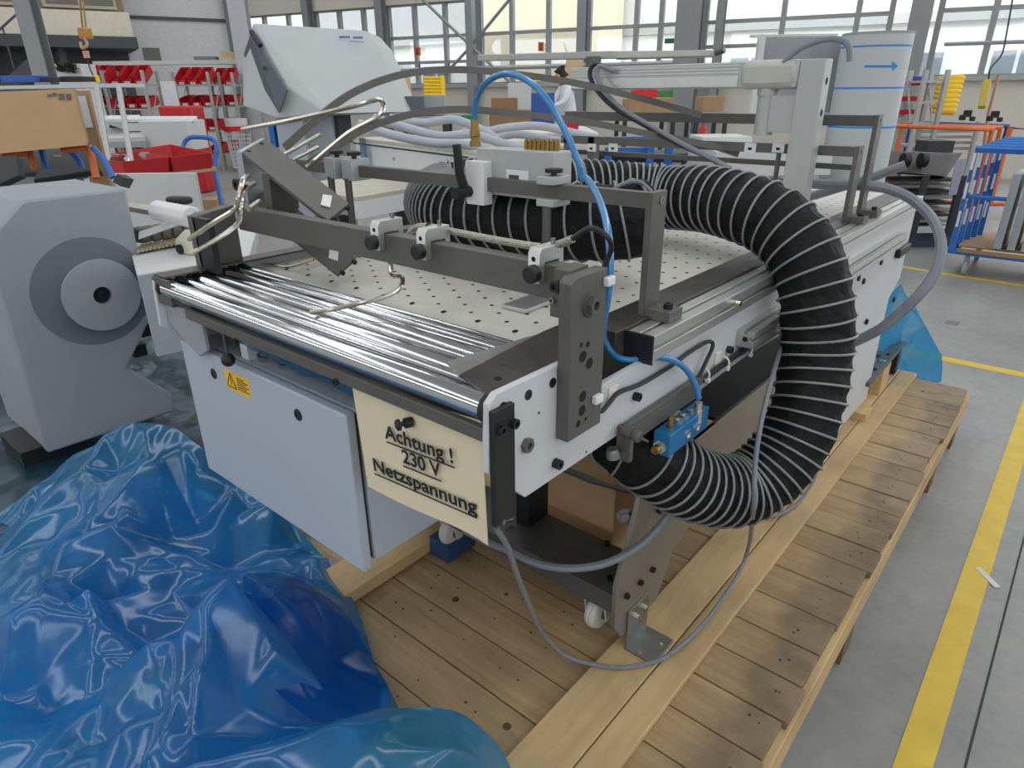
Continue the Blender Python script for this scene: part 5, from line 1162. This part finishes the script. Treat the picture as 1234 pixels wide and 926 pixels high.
MB().slab([P0 - nn*.037 + UP3*.0 + dr*.05, P0 - nn*.037 + dr*Wd, P0 - nn*.037 + dr*Wd + UP3*.035, P0 - nn*.037 + UP3*.035 + dr*.05], .004).build('wood_edge', mat('trolley_wood', (160, 126, 88), .7), bt)
for k in range(3):
    c = P0 + dr*(.34 + .10*k) + nn*.22 + UP3*.062; MB().obox(c, .06, .5, hz*.72, rz=math.atan2(dr.y, dr.x)).build('steel_panel', mat('panel_steel', (160, 166, 172), .45, .3), bt, bevel=.004)
for k in range(7):
    c = P0 + dr*(.62) + nn*.15 + UP3*(.08 + .075*k); MB().cyl(c, c + dr*1.0, .03, 10).build('loaded_roller', mat('roller_pale2', (176, 172, 156), .4, .3), bt)
MB().slab([P0 + dr*.58 + UP3*(hz*.50) - nn*.06, P0 + dr*1.3 + UP3*(hz*.50) - nn*.06, P0 + dr*1.3 + UP3*(hz*.88) - nn*.06, P0 + dr*.62 + UP3*(hz*.88) - nn*.06], .005).build('paper_sheet', PAPER, bt)
for (s_, t_) in ((.08, .06), (.9, .06), (.08, .9), (.9, .9)):
    c = P0 + dr*(Wd*s_) + nn*(Dp*t_); c.z = .07; MB().lathe(c - dr*.02, dr, [(0, .055), (.01, .068), (.03, .068), (.04, .055)], 16).build('caster', MIDG, bt)
    MB().box(c.x-.02, c.x+.02, c.y-.02, c.y+.02, .12, bz-.03).build('caster_fork', MIDG, bt)
# cardboard carton and block on the pallet under the machine
cu = thing('cardboard_carton', 'brown cardboard carton standing on the pallet under the table', 'carton', (-.95, 1.5, PT+.003))
MB().box(-1.16, -.80, 1.36, 1.60, PT+.004, PT+.36).build('carton_body', mat('carton_light', (200, 164, 122), .8), cu, bevel=.002)
tag(MB().box(-.63, -.55, 3.28, 3.42, PT+.022, PT+.15).build('wood_block', WOODY), 'light wooden block under the rear steel rail', 'wood block')
tag(MB().box(-.66, -.52, 2.95, 3.05, PT+.022, PT+.055).build('wood_block', WOODY), 'flat wooden offcut on the beam in front of the rear rail', 'wood block')
tag(MB().box(-1.33, -1.25, 1.14, 1.26, PT+.004, PT+.07).build('blue_block', mat('blue_block', (48, 78, 116), .5)), 'small dark blue block on the pallet behind the cabinet', 'block')

# --- benches that carry the far clutter
def bench(label, x0, x1, y, D, th, m=MIDG):
    p, wd = frame_at(x0, x1, y, D); t = thing('side_bench', label, 'bench', Vector((p.x, p.y, 0)) + FH*th/2)
    MB().obox(p + FH*th/2 - UP3*.04, wd, th, .039, rz=HEAD).build('bench_top', m, t)
    for s_ in (-.46, .46):
        for k in (.08, .92): MB().obox(Vector((p.x, p.y, 0)) + RT*(wd*s_) + FH*(th*k), .05, .05, max(.05, p.z-.04), rz=HEAD).build('bench_leg', DKG, t)
bench('grey side bench carrying the grey cases beside the hopper', 486, 538, 140.2, 5.9, .5)
bench('grey side bench under the cartons behind the blue air hose', 552, 645, 158.5, 6.4, 1.0)
bench('grey side bench below the long carton under the swing arm', 752, 816, 136.5, 8.3, .8)
bench('grey side bench at the window carrying a carton', 840, 878, 134.6, 8.7, .6)
# ================================================================== hoses and cables
FABRIC = mat('black_hose_fabric', (13, 13, 15), .65, 0, .25, 30, .8, 45, None, .3)
WIREM = mat('hose_wire_grey', (138, 140, 143), .4, .1, .05)
def hose(pts, r, pk, name, label, cat):
    def pit(f):
        for (a, pa), (c, pc_) in zip(pk[:-1], pk[1:]):
            if a <= f <= c: return pa + (pc_-pa)*(f-a)/(c-a)
        return pk[-1][1]
    c = spline([Vector(p) for p in pts], 14)
    # resample by arc length
    L = [0.0]
    for i in range(1, len(c)): L.append(L[-1] + (c[i]-c[i-1]).length)
    tot = L[-1]; N = int(tot/.008); P = []; j = 0
    for i in range(N+1):
        s_ = tot*i/N
        while j < len(L)-2 and L[j+1] < s_: j += 1
        f = (s_-L[j])/max(1e-9, L[j+1]-L[j]); P.append(c[j].lerp(c[j+1], f))
    T = [(P[min(i+1, N)] - P[max(i-1, 0)]).normalized() for i in range(N+1)]
    u = T[0].orthogonal().normalized(); UU = []
    for i in range(N+1):
        u = (u - T[i]*u.dot(T[i])).normalized(); UU.append(u)
    PH = [0.0]
    for i in range(1, N+1): PH.append(PH[-1] + tot/N/pit(i/N))
    root = thing(name, label, cat, (P[N//2].x, P[N//2].y, min(p.z for p in P)-r))
    n = 40; vs = []; fs = []
    for i in range(N+1):
        v = T[i].cross(UU[i]); s_ = tot*i/N
        for k in range(n):
            a = 2*PI*k/n; ph = (PH[i] - k/n) % 1.0
            rr = r*(1 - .035*math.sin(PI*ph)**2) - .0015 + .0075*noise.noise(Vector((math.cos(a)*2.6, math.sin(a)*2.6, s_*22))) * math.sin(PI*ph) + .0045*noise.noise(Vector((math.cos(a)*5, math.sin(a)*5, s_*40)))*math.sin(PI*ph)
            vs.append(P[i] + (UU[i]*math.cos(a) + v*math.sin(a))*rr)
    for i in range(N):
        for k in range(n): fs.append((i*n+k, i*n+(k+1) % n, (i+1)*n+(k+1) % n, (i+1)*n+k))
    fs += [tuple(range(n-1, -1, -1)), tuple(N*n+k for k in range(n))]
    MB().add(vs, fs).build('fabric_sleeve', FABRIC, root, ang=180)
    turns = PH[-1]; m = int(turns*36); W = []
    for q in range(m+1):
        s_ = tot*q/m; x = s_/tot*N; i = min(N-1, int(x)); f = x-i
        p = P[i].lerp(P[i+1], f); t = T[i].lerp(T[i+1], f).normalized(); uu = UU[i].lerp(UU[i+1], f); uu = (uu - t*uu.dot(t)).normalized(); v = t.cross(uu)
        a = 2*PI*(PH[i] + (PH[i+1]-PH[i])*f); W.append(p + (uu*math.cos(a) + v*math.sin(a))*(r+.001))
    MB().tube(W, .0030, 6).build('spiral_wire', WIREM, root)
    return root
HR = .083
hose([at(782, 262, Y=1.30), at(745, 268, Y=1.25), at(700, 268, Y=1.22), at(620, 264, Y=1.20), at(555, 258, Y=1.20), at(525, 246, Y=1.27), at(540, 232, Y=1.38), at(600, 226, Y=1.46), at(660, 228, Y=1.52), at(740, 232, Y=1.66), at(800, 238, Y=1.73), at(850, 240, Y=1.70), at(900, 252, Y=1.66),
      at(940, 272, Y=1.64), at(970, 310, Y=1.62), at(984, 365, Y=1.60), at(983, 430, Y=1.58), at(970, 500, Y=1.52), at(940, 555, Y=1.45), at(893, 590, Y=1.36), at(843, 586, Y=1.25), at(800, 563, Y=1.16), at(765, 535, Y=1.10), at(735, 512, Y=1.12), at(700, 500, Y=1.18)],
     HR, [(0, .045), (.12, .042), (.17, .026), (.22, .016), (.27, .018), (.36, .026), (.44, .020), (.50, .030), (.58, .038), (.72, .038), (.80, .024), (.88, .030), (1, .042)], 'duct_hose', 'thick black wire-wound suction duct hose looping over the table and down its side', 'hose')

cable([at(560, 640, Y=1.05), at(590, 655, Y=1.03), at(613, 664, Y=1.02), at(640, 677, Y=1.02), at(668, 684, Y=1.03), at(697, 685, Y=1.06), at(727, 680, Y=1.10), at(755, 668, Y=1.14), at(778, 652, Y=1.18), at(800, 628, Y=1.22), at(814, 605, Y=1.26), at(822, 585, Y=1.33)], .0095, CABLE, 'thick_cable', 'thick grey cable sagging in front of the machine leg')
cable([at(597, 636, Y=.70), at(612, 660, Y=.74), at(624, 695, Y=.80), at(640, 735, Y=.88), at(655, 765, Y=.97), at(680, 790, Y=1.03), (at(710, 800, Z=.282)), at(745, 805, Z=.282), at(775, 801, Z=.286), at(805, 790, Z=.30), at(845, 755, Z=.30), at(885, 700, Z=.32), at(902, 660, Z=.40), at(908, 610, Y=1.24), at(910, 560, Y=1.26), at(917, 510, Y=1.31), at(929, 460, Y=1.40), at(938, 430, Y=1.50), at(944, 405, Y=1.60)], .0055, CABLE, 'thin_cable', 'thin grey cable drooping across the pallet boards and up along the duct hose')
cable([at(985, 560, Z=.40), at(980, 580, Z=.34), at(962, 606, Z=.290), at(940, 620, Z=.285), at(918, 625, Z=.285)], .0055, CABLE, 'thin_cable', 'short grey cable end curling on the long beam right of the duct hose')
cable([at(800, 214, Y=2.35), at(914, 217, Y=2.46), at(985, 222, Y=2.50), at(1050, 224, Y=2.56), at(1085, 233, Y=2.58), at(1111, 250, Y=2.55), at(1128, 272, Y=2.50), at(1134, 300, Y=2.45), at(1126, 330, Y=2.40), at(1108, 355, Y=2.36), at(1085, 377, Y=2.34), at(1060, 397, Y=2.32), at(1030, 412, Y=2.32), at(1000, 425, Y=2.33)], .0165, CABLE, 'grey_hose', 'grey corrugated hose arching off the far right end of the table', 'hose')
cable([at(965, 240, Y=2.62), at(1000, 230, Y=2.64), at(1050, 214, Y=2.66), at(1091, 199, Y=2.68)], .016, CABLE, 'grey_hose', 'straight grey hose stub pointing up beside the far gantry posts', 'hose')
BLUEH = mat('blue_air_hose', (50, 128, 186), .25, 0, .05, coat=.5)
cable([at(572, 160, Y=1.135), at(572, 140, Y=1.135), at(575, 118, Y=1.125), at(588, 98, Y=1.11), at(612, 89, Y=1.09), at(640, 100, Y=1.07), at(662, 124, Y=1.06), at(682, 160, Y=1.055), at(697, 195, Y=1.055), at(702, 215, Y=1.06), at(708, 216, Y=1.05), at(718, 232, Y=1.0), at(728, 258, Y=.93), at(734, 290, Y=.865), at(735, 325, Y=.85), at(732, 360, Y=.85), at(727, 390, Y=.86), at(729, 412, Y=.90), at(742, 430, Y=.96), at(760, 434, Y=.99), at(778, 431, Y=1.02), at(800, 431, Y=1.06), at(822, 441, Y=1.11), at(836, 460, Y=1.145), at(842, 480, Y=1.16)], .0062, BLUEH, 'air_hose', 'blue compressed air hose from the brass nipple down to the blue manifold', 'hose', n=12)
# braided conduit along the front bar and the black cable that leaves it
MB_ = MB().tube(spline([at(492, 284, Y=.83), at(498, 276, Y=.835), at(514, 273, Y=.835), at(555, 281, Y=.825), at(607, 291, Y=.82), at(654, 298, Y=.815), at(675, 294, Y=.815), at(690, 288, Y=.81)], 8), .0062, 10)
cd2 = tag(MB_.build('braided_conduit', mat('braid_steel', (186, 182, 168), .35, .7, .2, 200, .6, 300)), 'braided steel conduit lying along the front cross bar', 'conduit')
for (x, y) in ((517, 275), (655, 298)):
    p = at(x, y, Y=.83 if x < 600 else .815); MB().tube([p + Vector((0, .0085*math.cos(a), .0085*math.sin(a))) for a in [2*PI*k/12 for k in range(12)]], .002, 6, closed=True).build('cable_tie', BLACK, cd2)
cable([at(690, 288, Y=.81), at(708, 276, Y=.815), at(722, 278, Y=.82), at(735, 290, Y=.825), at(736, 303, Y=.838), at(728, 322, Y=.838), at(723, 345, X=-.532), at(721, 400, X=-.532), at(718, 470, X=-.532), at(717, 488, X=-.535), at(724, 496, X=-.535), at(734, 486, X=-.541), at(746, 473, X=-.543), at(772, 463, X=-.543), at(806, 443, X=-.543), at(832, 424, X=-.543), at(853, 412, X=-.540), at(859, 417, X=-.535), at(850, 438, X=-.535), at(842, 455, X=-.537)], .0042, CABLEK, 'black_cable', 'black sensor cable running down the bar post and along the side plate')
# clip that ties air hose and cable
cable([at(838, 464, X=-.540), at(870, 440, X=-.540), at(900, 419, X=-.540), at(935, 398, X=-.540), at(960, 385, X=-.540)], .006, CABLEK, 'black_cable', 'black cable bundle tied under the side plate behind the manifold')
cable([at(840, 470, X=-.532), at(872, 446, X=-.532), at(902, 425, X=-.532), at(937, 404, X=-.532)], .0045, CABLE, 'thin_cable', 'grey cable tied alongside the black bundle under the side plate')
TIE = mat('tie_white', (222, 222, 218), .5)
for (x, y, lb) in ((849, 451, 'white cable tie around the bundle nearest the manifold'), (873, 437, 'white cable tie around the bundle beside the cable pad'), (901, 421, 'white cable tie around the bundle under the slotted profile')):
    p = at(x, y, X=-.536); q = MB().tube([p + Vector((.011*math.cos(a), 0, .013*math.sin(a))) for a in [2*PI*k/14 for k in range(14)]], .0022, 6, closed=True)
    q.box(p.x+.006, p.x+.013, p.y-.004, p.y+.004, p.z-.016, p.z-.008); tag(q.build('cable_tie', TIE), lb, 'cable tie', 'white cable ties under the side plate')
p = at(721, 479.5, X=-.528)
# arm cables
cable([at(735, 83, Y=2.3), at(716, 78, Y=2.28), at(711, 92, Y=2.27), at(722, 112, Y=2.26), at(742, 131, Y=2.25), at(775, 150, Y=2.24), at(815, 172, Y=2.22), at(850, 188, Y=2.2), at(872, 200, Y=2.18)], .0085, CABLEK, 'black_cable', 'black cable hanging from the swing arm to the table')
cable([at(740, 86, Y=2.28), at(722, 80, Y=2.26), at(719, 92, Y=2.25), at(730, 112, Y=2.24), at(750, 131, Y=2.23), at(783, 151, Y=2.22), at(822, 173, Y=2.2), at(856, 190, Y=2.18), at(880, 203, Y=2.16)], .008, CABLE, 'grey_cable', 'grey cable hanging beside the black one from the swing arm')
cable([at(944, 76, Y=2.30), at(962, 60, Y=2.31), at(985, 50, Y=2.32), at(1005, 47, Y=2.33), at(1020, 52, Y=2.33), at(1024, 62, Y=2.33), at(1024, 74, Y=2.33)], .009, CABLE, 'grey_cable', 'grey cable looping over the top of the aluminium post')
# coil of grey cable behind the near gantry
b = MB()
for k in range(4): b.tube(spline([at(735-k, 231+k*2, Y=1.20+k*.012), at(752, 221+k*1.5, Y=1.22+k*.012), at(770, 219+k*1.5, Y=1.24+k*.012), at(785, 231+k, Y=1.26+k*.012)], 8), .004, 6)
tag(b.build('cable_coil', CABLE), 'coil of thin grey cables draped over the duct behind the near gantry', 'cable')

# ================================================================== blue manifold
mf = thing('air_manifold', 'blue anodised air manifold block with brass and nickel fittings on the side bracket', 'manifold', (-.51, 1.1, .955))
MBL = mat('blue_anodised', (32, 118, 176), .35, .3, .05)
ya, yb = at(793, 510, X=-.500).y, at(845, 480, X=-.500).y
zt2 = at(793, 490, X=-.500).z
body = MB().box(-.533, -.498, 1.035, 1.20, .955, 1.003).build('manifold_body', MBL, mf, bevel=.0015)
NICK = mat('nickel', (210, 208, 200), .25, .9, .03)
for y in (1.11, 1.15): MB().lathe((-.498, y, .975), (1,0,0), [(0, .010), (.003, .010), (.003, .006), (.001, .006)], 14).build('port_plug', NICK, mf)
for y in (1.10, 1.125, 1.155): MB().lathe((-.515, y, 1.003), (0,0,1), [(0, .009), (.004, .009), (.004, .005), (.002, .005)], 14).build('port_plug', NICK, mf)
MB().lathe((-.516, 1.035, .975), (0,-1,0), [(0, .014), (.006, .014), (.006, .010), (.012, .010)], 6).build('brass_port', NICK, mf)
MB().lathe((-.516, 1.023, .975), (0,-1,0), [(0, .008), (.012, .008), (.012, .005), (.008, .005)], 14).build('brass_port', BRASS, mf)
MB().lathe((-.515, 1.065, 1.003), (0,0,1), [(0, .007), (.008, .007), (.008, .0055), (.022, .0055), (.022, .0065), (.026, .0065)], 12).build('brass_nipple', BRASS, mf)
q = at(842, 486, Y=1.16)
MB().lathe((q.x, 1.16, q.z-.05), (0,0,1), [(0, .010), (.035, .010), (.035, .008), (.052, .008)], 12).build('elbow_fitting', NICK, mf)
MB().cyl((-.498, 1.16, q.z-.04), (q.x, 1.16, q.z-.04), .008, 12).build('elbow_fitting', NICK, mf)
# ================================================================== blue plastic film
from mathutils.geometry import delaunay_2d_cdt
def film_mat(name, tint, body, alpha, rough=.10):
    m = bpy.data.materials.new(name); m.use_nodes = True; t = m.node_tree; n = t.nodes; L = t.links
    n.remove(n['Principled BSDF']); o = n['Material Output']
    tr = n.new('ShaderNodeBsdfTransparent'); tr.inputs[0].default_value = (*lin(tint), 1)
    df = n.new('ShaderNodeBsdfDiffuse'); df.inputs[0].default_value = (*lin(body), 1)
    tl = n.new('ShaderNodeBsdfTranslucent'); tl.inputs[0].default_value = (*lin(body), 1)
    gl = n.new('ShaderNodeBsdfGlossy'); gl.inputs['Roughness'].default_value = rough; gl.inputs[0].default_value = (.9, .95, 1, 1)
    m1 = n.new('ShaderNodeMixShader'); m1.inputs[0].default_value = .55; L.new(df.outputs[0], m1.inputs[1]); L.new(tl.outputs[0], m1.inputs[2])
    tc = n.new('ShaderNodeTexCoord'); nz = n.new('ShaderNodeTexNoise'); nz.inputs['Scale'].default_value = 5; nz.inputs['Detail'].default_value = 4; L.new(tc.outputs['Object'], nz.inputs[0])
    mr = n.new('ShaderNodeMapRange'); mr.inputs[1].default_value = .3; mr.inputs[2].default_value = .7; mr.inputs[3].default_value = alpha-.14; mr.inputs[4].default_value = min(1, alpha+.14); L.new(nz.outputs[0], mr.inputs[0])
    m2 = n.new('ShaderNodeMixShader'); L.new(mr.outputs[0], m2.inputs[0]); L.new(tr.outputs[0], m2.inputs[1]); L.new(m1.outputs[0], m2.inputs[2])
    lw = n.new('ShaderNodeLayerWeight'); lw.inputs[0].default_value = .5
    pw = n.new('ShaderNodeMath'); pw.operation = 'POWER'; pw.inputs[1].default_value = 4.0; L.new(lw.outputs['Facing'], pw.inputs[0])
    ml = n.new('ShaderNodeMath'); ml.operation = 'MULTIPLY_ADD'; ml.inputs[1].default_value = .5; ml.inputs[2].default_value = .05; ml.use_clamp = True; L.new(pw.outputs[0], ml.inputs[0])
    m3 = n.new('ShaderNodeMixShader'); L.new(ml.outputs[0], m3.inputs[0]); L.new(m2.outputs[0], m3.inputs[1]); L.new(gl.outputs[0], m3.inputs[2]); L.new(m3.outputs[0], o.inputs[0])
    n2 = n.new('ShaderNodeTexNoise'); n2.inputs['Scale'].default_value = 38; n2.inputs['Detail'].default_value = 3; L.new(tc.outputs['Object'], n2.inputs[0])
    bp = n.new('ShaderNodeBump'); bp.inputs['Strength'].default_value = .05; bp.inputs['Distance'].default_value = .006; L.new(n2.outputs[0], bp.inputs['Height'])
    for q in (df, gl, tl): L.new(bp.outputs[0], q.inputs['Normal'])
    return m
FILM = film_mat('blue_film', (92, 184, 234), (66, 168, 230), .50, .16)
FILM_T = film_mat('thin_blue_film', (130, 196, 236), (40, 130, 204), .30, .14)
FILM_G = film_mat('teal_floor_film', (120, 170, 190), (70, 120, 150), .25, .2)
def crumple(x, y, seed, k=1.0):
    p = Vector((x, y, seed)); w_ = noise.noise(p*1.7)*.5; v = noise.noise(p*1.7 + Vector((9,3,1)))*.5
    q = Vector((x + w_*.4, y + v*.4, seed*3.1))
    a = abs(noise.noise(Vector((q.x*3.0 + q.y*1.6, q.y*4.2 - q.x*.8, q.z))))*.060
    b_ = -abs(noise.noise(Vector((q.x*6.5 - q.y*4, q.y*7 + q.x*3, q.z+5))))*.012
    c = abs(noise.noise(Vector((q.x*15 + q.y*6, q.y*13 - q.x*5, q.z+11))))*.004
    return (a + b_ + c)*k
def sheet(name, label, cps, m, step=.009, seed=1.0, amp=1.0, smooth=2, dz=0.0, floor_=None, facet=300):
    """film over control points (x, y, z): faceted by triangulation, creased, clipped to their hull"""
    rnd = random.Random(int(seed*100)); base_ = [tuple(c) for c in cps]
    def tri_z(x, y, tris):
        for (a, b_, c, za, zb, zc, den) in tris:
            u = ((b_.y-c.y)*(x-c.x) + (c.x-b_.x)*(y-c.y))/den; v = ((c.y-a.y)*(x-c.x) + (a.x-c.x)*(y-c.y))/den
            if u >= 0 and v >= 0 and u+v <= 1: return u*za + v*zb + (1-u-v)*zc
        return None
    def tris_of(cps):
        vs, es, fs, _, _, _ = delaunay_2d_cdt([Vector((c[0], c[1])) for c in cps], [], [], 0, 1e-6); Z = [cps[min(range(len(cps)), key=lambda i: (cps[i][0]-v.x)**2 + (cps[i][1]-v.y)**2)][2] for v in vs]; o = []
        for f in fs:
            a, b_, c = (vs[i] for i in f[:3]); den = (b_.y-c.y)*(a.x-c.x) + (c.x-b_.x)*(a.y-c.y)
            if abs(den) > 1e-10: o.append((a, b_, c, Z[f[0]], Z[f[1]], Z[f[2]], den))
        return o
    T0 = tris_of(base_); cps = list(base_); bx0, bx1 = min(c[0] for c in base_), max(c[0] for c in base_); by0, by1 = min(c[1] for c in base_), max(c[1] for c in base_)
    for _ in range(int((bx1-bx0)*(by1-by0)*facet)):       # crumple points: straight creases between them
        x, y = rnd.uniform(bx0, bx1), rnd.uniform(by0, by1); z = tri_z(x, y, T0)
        if z is not None and min((c[0]-x)**2 + (c[1]-y)**2 for c in cps) > .035**2: cps.append((x, y, z + rnd.gauss(0, .017)*amp))
    P2 = [Vector((c[0], c[1])) for c in cps]
    vs, es, fs, _, _, _ = delaunay_2d_cdt(P2, [], [], 0, 1e-6)
    Z = []
    for v in vs:
        j = min(range(len(cps)), key=lambda i: (cps[i][0]-v.x)**2 + (cps[i][1]-v.y)**2); Z.append(cps[j][2])
    x0, x1 = min(v.x for v in vs), max(v.x for v in vs); y0, y1 = min(v.y for v in vs), max(v.y for v in vs)
    nx, ny = int((x1-x0)/step)+1, int((y1-y0)/step)+1; H = {}
    for f in fs:
        a, b_, c = (vs[i] for i in f[:3]); za, zb, zc = (Z[i] for i in f[:3]); den = (b_.y-c.y)*(a.x-c.x) + (c.x-b_.x)*(a.y-c.y)
        if abs(den) < 1e-12: continue
        i0, i1 = int((min(a.x,b_.x,c.x)-x0)/step), int((max(a.x,b_.x,c.x)-x0)/step)+1; j0, j1 = int((min(a.y,b_.y,c.y)-y0)/step), int((max(a.y,b_.y,c.y)-y0)/step)+1
        for i in range(i0, i1+1):
            for j in range(j0, j1+1):
                px_, py_ = x0+i*step, y0+j*step; u = ((b_.y-c.y)*(px_-c.x) + (c.x-b_.x)*(py_-c.y))/den; v = ((c.y-a.y)*(px_-c.x) + (a.x-c.x)*(py_-c.y))/den
                if u >= -1e-6 and v >= -1e-6 and u+v <= 1+1e-6: H[(i, j)] = u*za + v*zb + (1-u-v)*zc
    for _ in range(smooth):
        N = {}
        for (i, j), z in H.items():
            nb = [H[k] for k in ((i+1,j),(i-1,j),(i,j+1),(i,j-1)) if k in H]; N[(i, j)] = z*.4 + .6*sum(nb)/max(1, len(nb)) if nb else z
        H = N
    idx = {}; V = []
    for (i, j), z in H.items():
        x, y = x0+i*step, y0+j*step; zz = z + dz + (crumple(x, y, seed) - .018)*amp
        if floor_ is not None: zz = max(zz, floor_ + .004 + .004*noise.noise(Vector((x*9, y*9, seed))))
        # sideways shift so that folds lean over a little
        ox = noise.noise(Vector((x*5, y*5, seed+20)))*.03*amp; oy = noise.noise(Vector((x*5, y*5, seed+40)))*.03*amp
        idx[(i, j)] = len(V); V.append(Vector((x+ox, y+oy, zz)))
    F = [(idx[(i,j)], idx[(i+1,j)], idx[(i+1,j+1)], idx[(i,j+1)]) for (i, j) in idx if (i+1,j) in idx and (i+1,j+1) in idx and (i,j+1) in idx]
    cnt = {}
    for f in F:
        for a, b_ in zip(f, f[1:] + f[:1]): k = (min(a, b_), max(a, b_)); cnt[k] = cnt.get(k, 0) + 1
    nb = {}
    for (a, b_), c in cnt.items():
        if c == 1: nb.setdefault(a, []).append(b_); nb.setdefault(b_, []).append(a)
    for _ in range(10):
        W = {i: sum((V[j] for j in l), Vector())/len(l) for i, l in nb.items()}
        for i, p in W.items(): V[i] = V[i]*.4 + p*.6
    return tag(MB().add(V, F).build(name, m, ang=180), label, 'plastic film')
def cp(L): return [tuple(at(x, y, Z=z)) for x, y, z in L]
main = cp([(-40,660,.30),(0,648,.30),(60,575,.42),(110,535,.56),(165,503,.66),(215,512,.64),(262,555,.55),(300,618,.40),(345,665,.32),(400,672,.27),(345,708,.45),(395,730,.40),(437,765,.32),(455,810,.29),(475,848,.28),
   (8,742,.52),(-40,800,.40),(60,690,.47),(130,640,.50),(190,580,.53),(235,560,.56),(100,700,.54),(160,690,.42),(200,655,.40),(240,625,.38),
   (285,702,.64),(255,730,.62),(310,735,.56),(330,790,.50),(300,850,.42),(240,800,.57),(200,870,.52),(180,790,.35),(150,740,.33),
   (370,770,.40),(400,820,.34),(420,860,.31),(350,880,.33),
   (300,940,.40),(200,940,.46),(100,940,.42),(0,940,.40),(100,850,.38),(40,830,.34),(-60,900,.36),(-60,740,.36),(420,920,.30),(300,1010,.34),(100,1010,.38),(-60,1000,.36)])
sheet('blue_plastic_film', 'large crumpled heap of translucent blue plastic film at the lower left', main, FILM, .008, 1.3, 1.0, 1, 0, PT)
under = [(x, y, max(PT+.02, PT + (z-PT)*.55)) for x, y, z in main]
sheet('blue_plastic_film', 'inner layer of blue film visible through the large crumpled heap', under, FILM, .012, 7.7, 1.0, 2, -.02, PT)
lobe = cp([(140,935,.50),(230,915,.50),(330,896,.53),(400,875,.52),(470,853,.46),(505,846,.46),(552,850,.46),(580,872,.40),(604,888,.36),(622,935,.285),(540,900,.52),(450,905,.50),(400,950,.48),(300,960,.45),(200,970,.44),(100,960,.40),(640,1000,.28),(480,1000,.42),(300,1010,.40),(150,1010,.38)])
sheet('blue_plastic_film', 'rounded fold of blue film nearest the viewer at the bottom edge', lobe, FILM, .008, 4.1, .6, 2, 0, PT, 90)
veil = cp([(290,700,.60),(330,690,.45),(360,700,.40),(396,722,.38),(430,752,.34),(450,790,.30),(470,835,.28),(488,866,.28),(400,800,.36),(340,780,.46),(440,880,.28),(380,880,.34),(320,840,.42)])
sheet('blue_plastic_film', 'thin clear blue film veil sloping from the heap onto the pallet boards', veil, FILM_T, .009, 2.2, .5, 1, .02, PT, 90)
flo = [(-4.5, .0, .30), (-3.6, -.1, .32), (-2.6, .0, .36), (-2.36, .4, .33), (-2.30, .9, .34), (-1.7, .95, .30), (-1.62, 1.5, .30), (-1.7, 2.4, .31), (-2.3, 2.8, .32), (-3.4, 3.2, .33), (-4.4, 3.0, .30), (-3.0, 1.2, .26), (-2.4, 1.8, .34)]
sheet('floor_film', 'thin bluish film spread over the boards behind the cabinet and under the grey housing', flo, FILM_G, .018, 9.9, .35, 1, 0, .262, 40)
# film tucked between front bar and cabinet
fs_ = [at(285, 408, Y=.64), at(330, 428, Y=.63), at(395, 458, Y=.64), at(452, 478, Y=.64), at(452, 462, Y=.655), at(395, 440, Y=.65), at(330, 410, Y=.65), at(290, 396, Y=.65)]
b = MB(); n_ = 40; V = []; F = []
for i in range(n_+1):
    t = i/n_; x = -1.36 + t*.47
    for j in range(6):
        V.append((x, .632 + .008*j + .006*noise.noise(Vector((x*20, j*.5, 3))), 1.150 - .012*j + .010*noise.noise(Vector((x*14, j*.3, 1))) - .012))
for i in range(n_):
    for j in range(5): F.append((i*6+j, (i+1)*6+j, (i+1)*6+j+1, i*6+j+1))
tag(b.add(V, F).build('blue_plastic_film', FILM, ang=180), 'strip of blue film tucked between the front bar and the cabinet top', 'plastic film')
# film draped at the rear right end of the pallet (control points at their own depth)
def drape(name, label, pts, m, step=4.0, seed=3.0, amp=.02):
    P2 = [Vector((x, y)) for x, y, _ in pts]; vs, es, fs, _, _, _ = delaunay_2d_cdt(P2, [], [], 0, 1e-6); V = []; F = []; key = {}
    def vert(x, y, Y):
        k = (round(x, 2), round(y, 2))
        if k not in key:
            p = at(x, y, Y=Y); p.y += (abs(noise.noise(Vector((p.x*6, p.z*5, seed)))*2 - .3)*amp*2); p += Vector((0, -1, 0))*abs(noise.noise(Vector((p.x*14+p.z*5, p.z*11, seed+4))))*amp; key[k] = len(V); V.append(p)
        return key[k]
    for f in fs:
        T = [(vs[i], min(pts, key=lambda c: (c[0]-vs[i].x)**2 + (c[1]-vs[i].y)**2)[2]) for i in f[:3]]; n = 10
        g = {}
        for a in range(n+1):
            for c in range(n+1-a):
                u, v = a/n, c/n; w_ = 1-u-v; q = T[0][0]*w_ + T[1][0]*u + T[2][0]*v; g[(a, c)] = vert(q.x, q.y, T[0][1]*w_ + T[1][1]*u + T[2][1]*v)
        for a in range(n):
            for c in range(n-a):
                F.append((g[(a,c)], g[(a+1,c)], g[(a,c+1)]))
                if a+c < n-1: F.append((g[(a+1,c)], g[(a+1,c+1)], g[(a,c+1)]))
    return tag(MB().add(V, F).build(name, m, ang=180), label, 'plastic film')
drape('blue_plastic_film', 'blue plastic film draped over the rear end of the pallet', [(1084,344,3.30),(1066,392,3.42),(1030,424,3.46),(985,438,3.48),(978,462,3.60),(1030,462,3.70),(1068,448,3.74),(1080,447,3.76),(1104,458,3.90),(1120,470,4.05),(1133,462,4.05),(1135,428,3.95),(1115,392,3.85),(1096,374,3.62),(1100,415,3.80),(1085,400,3.55),(1050,440,3.62)], FILM, 4, 3.0, .02)
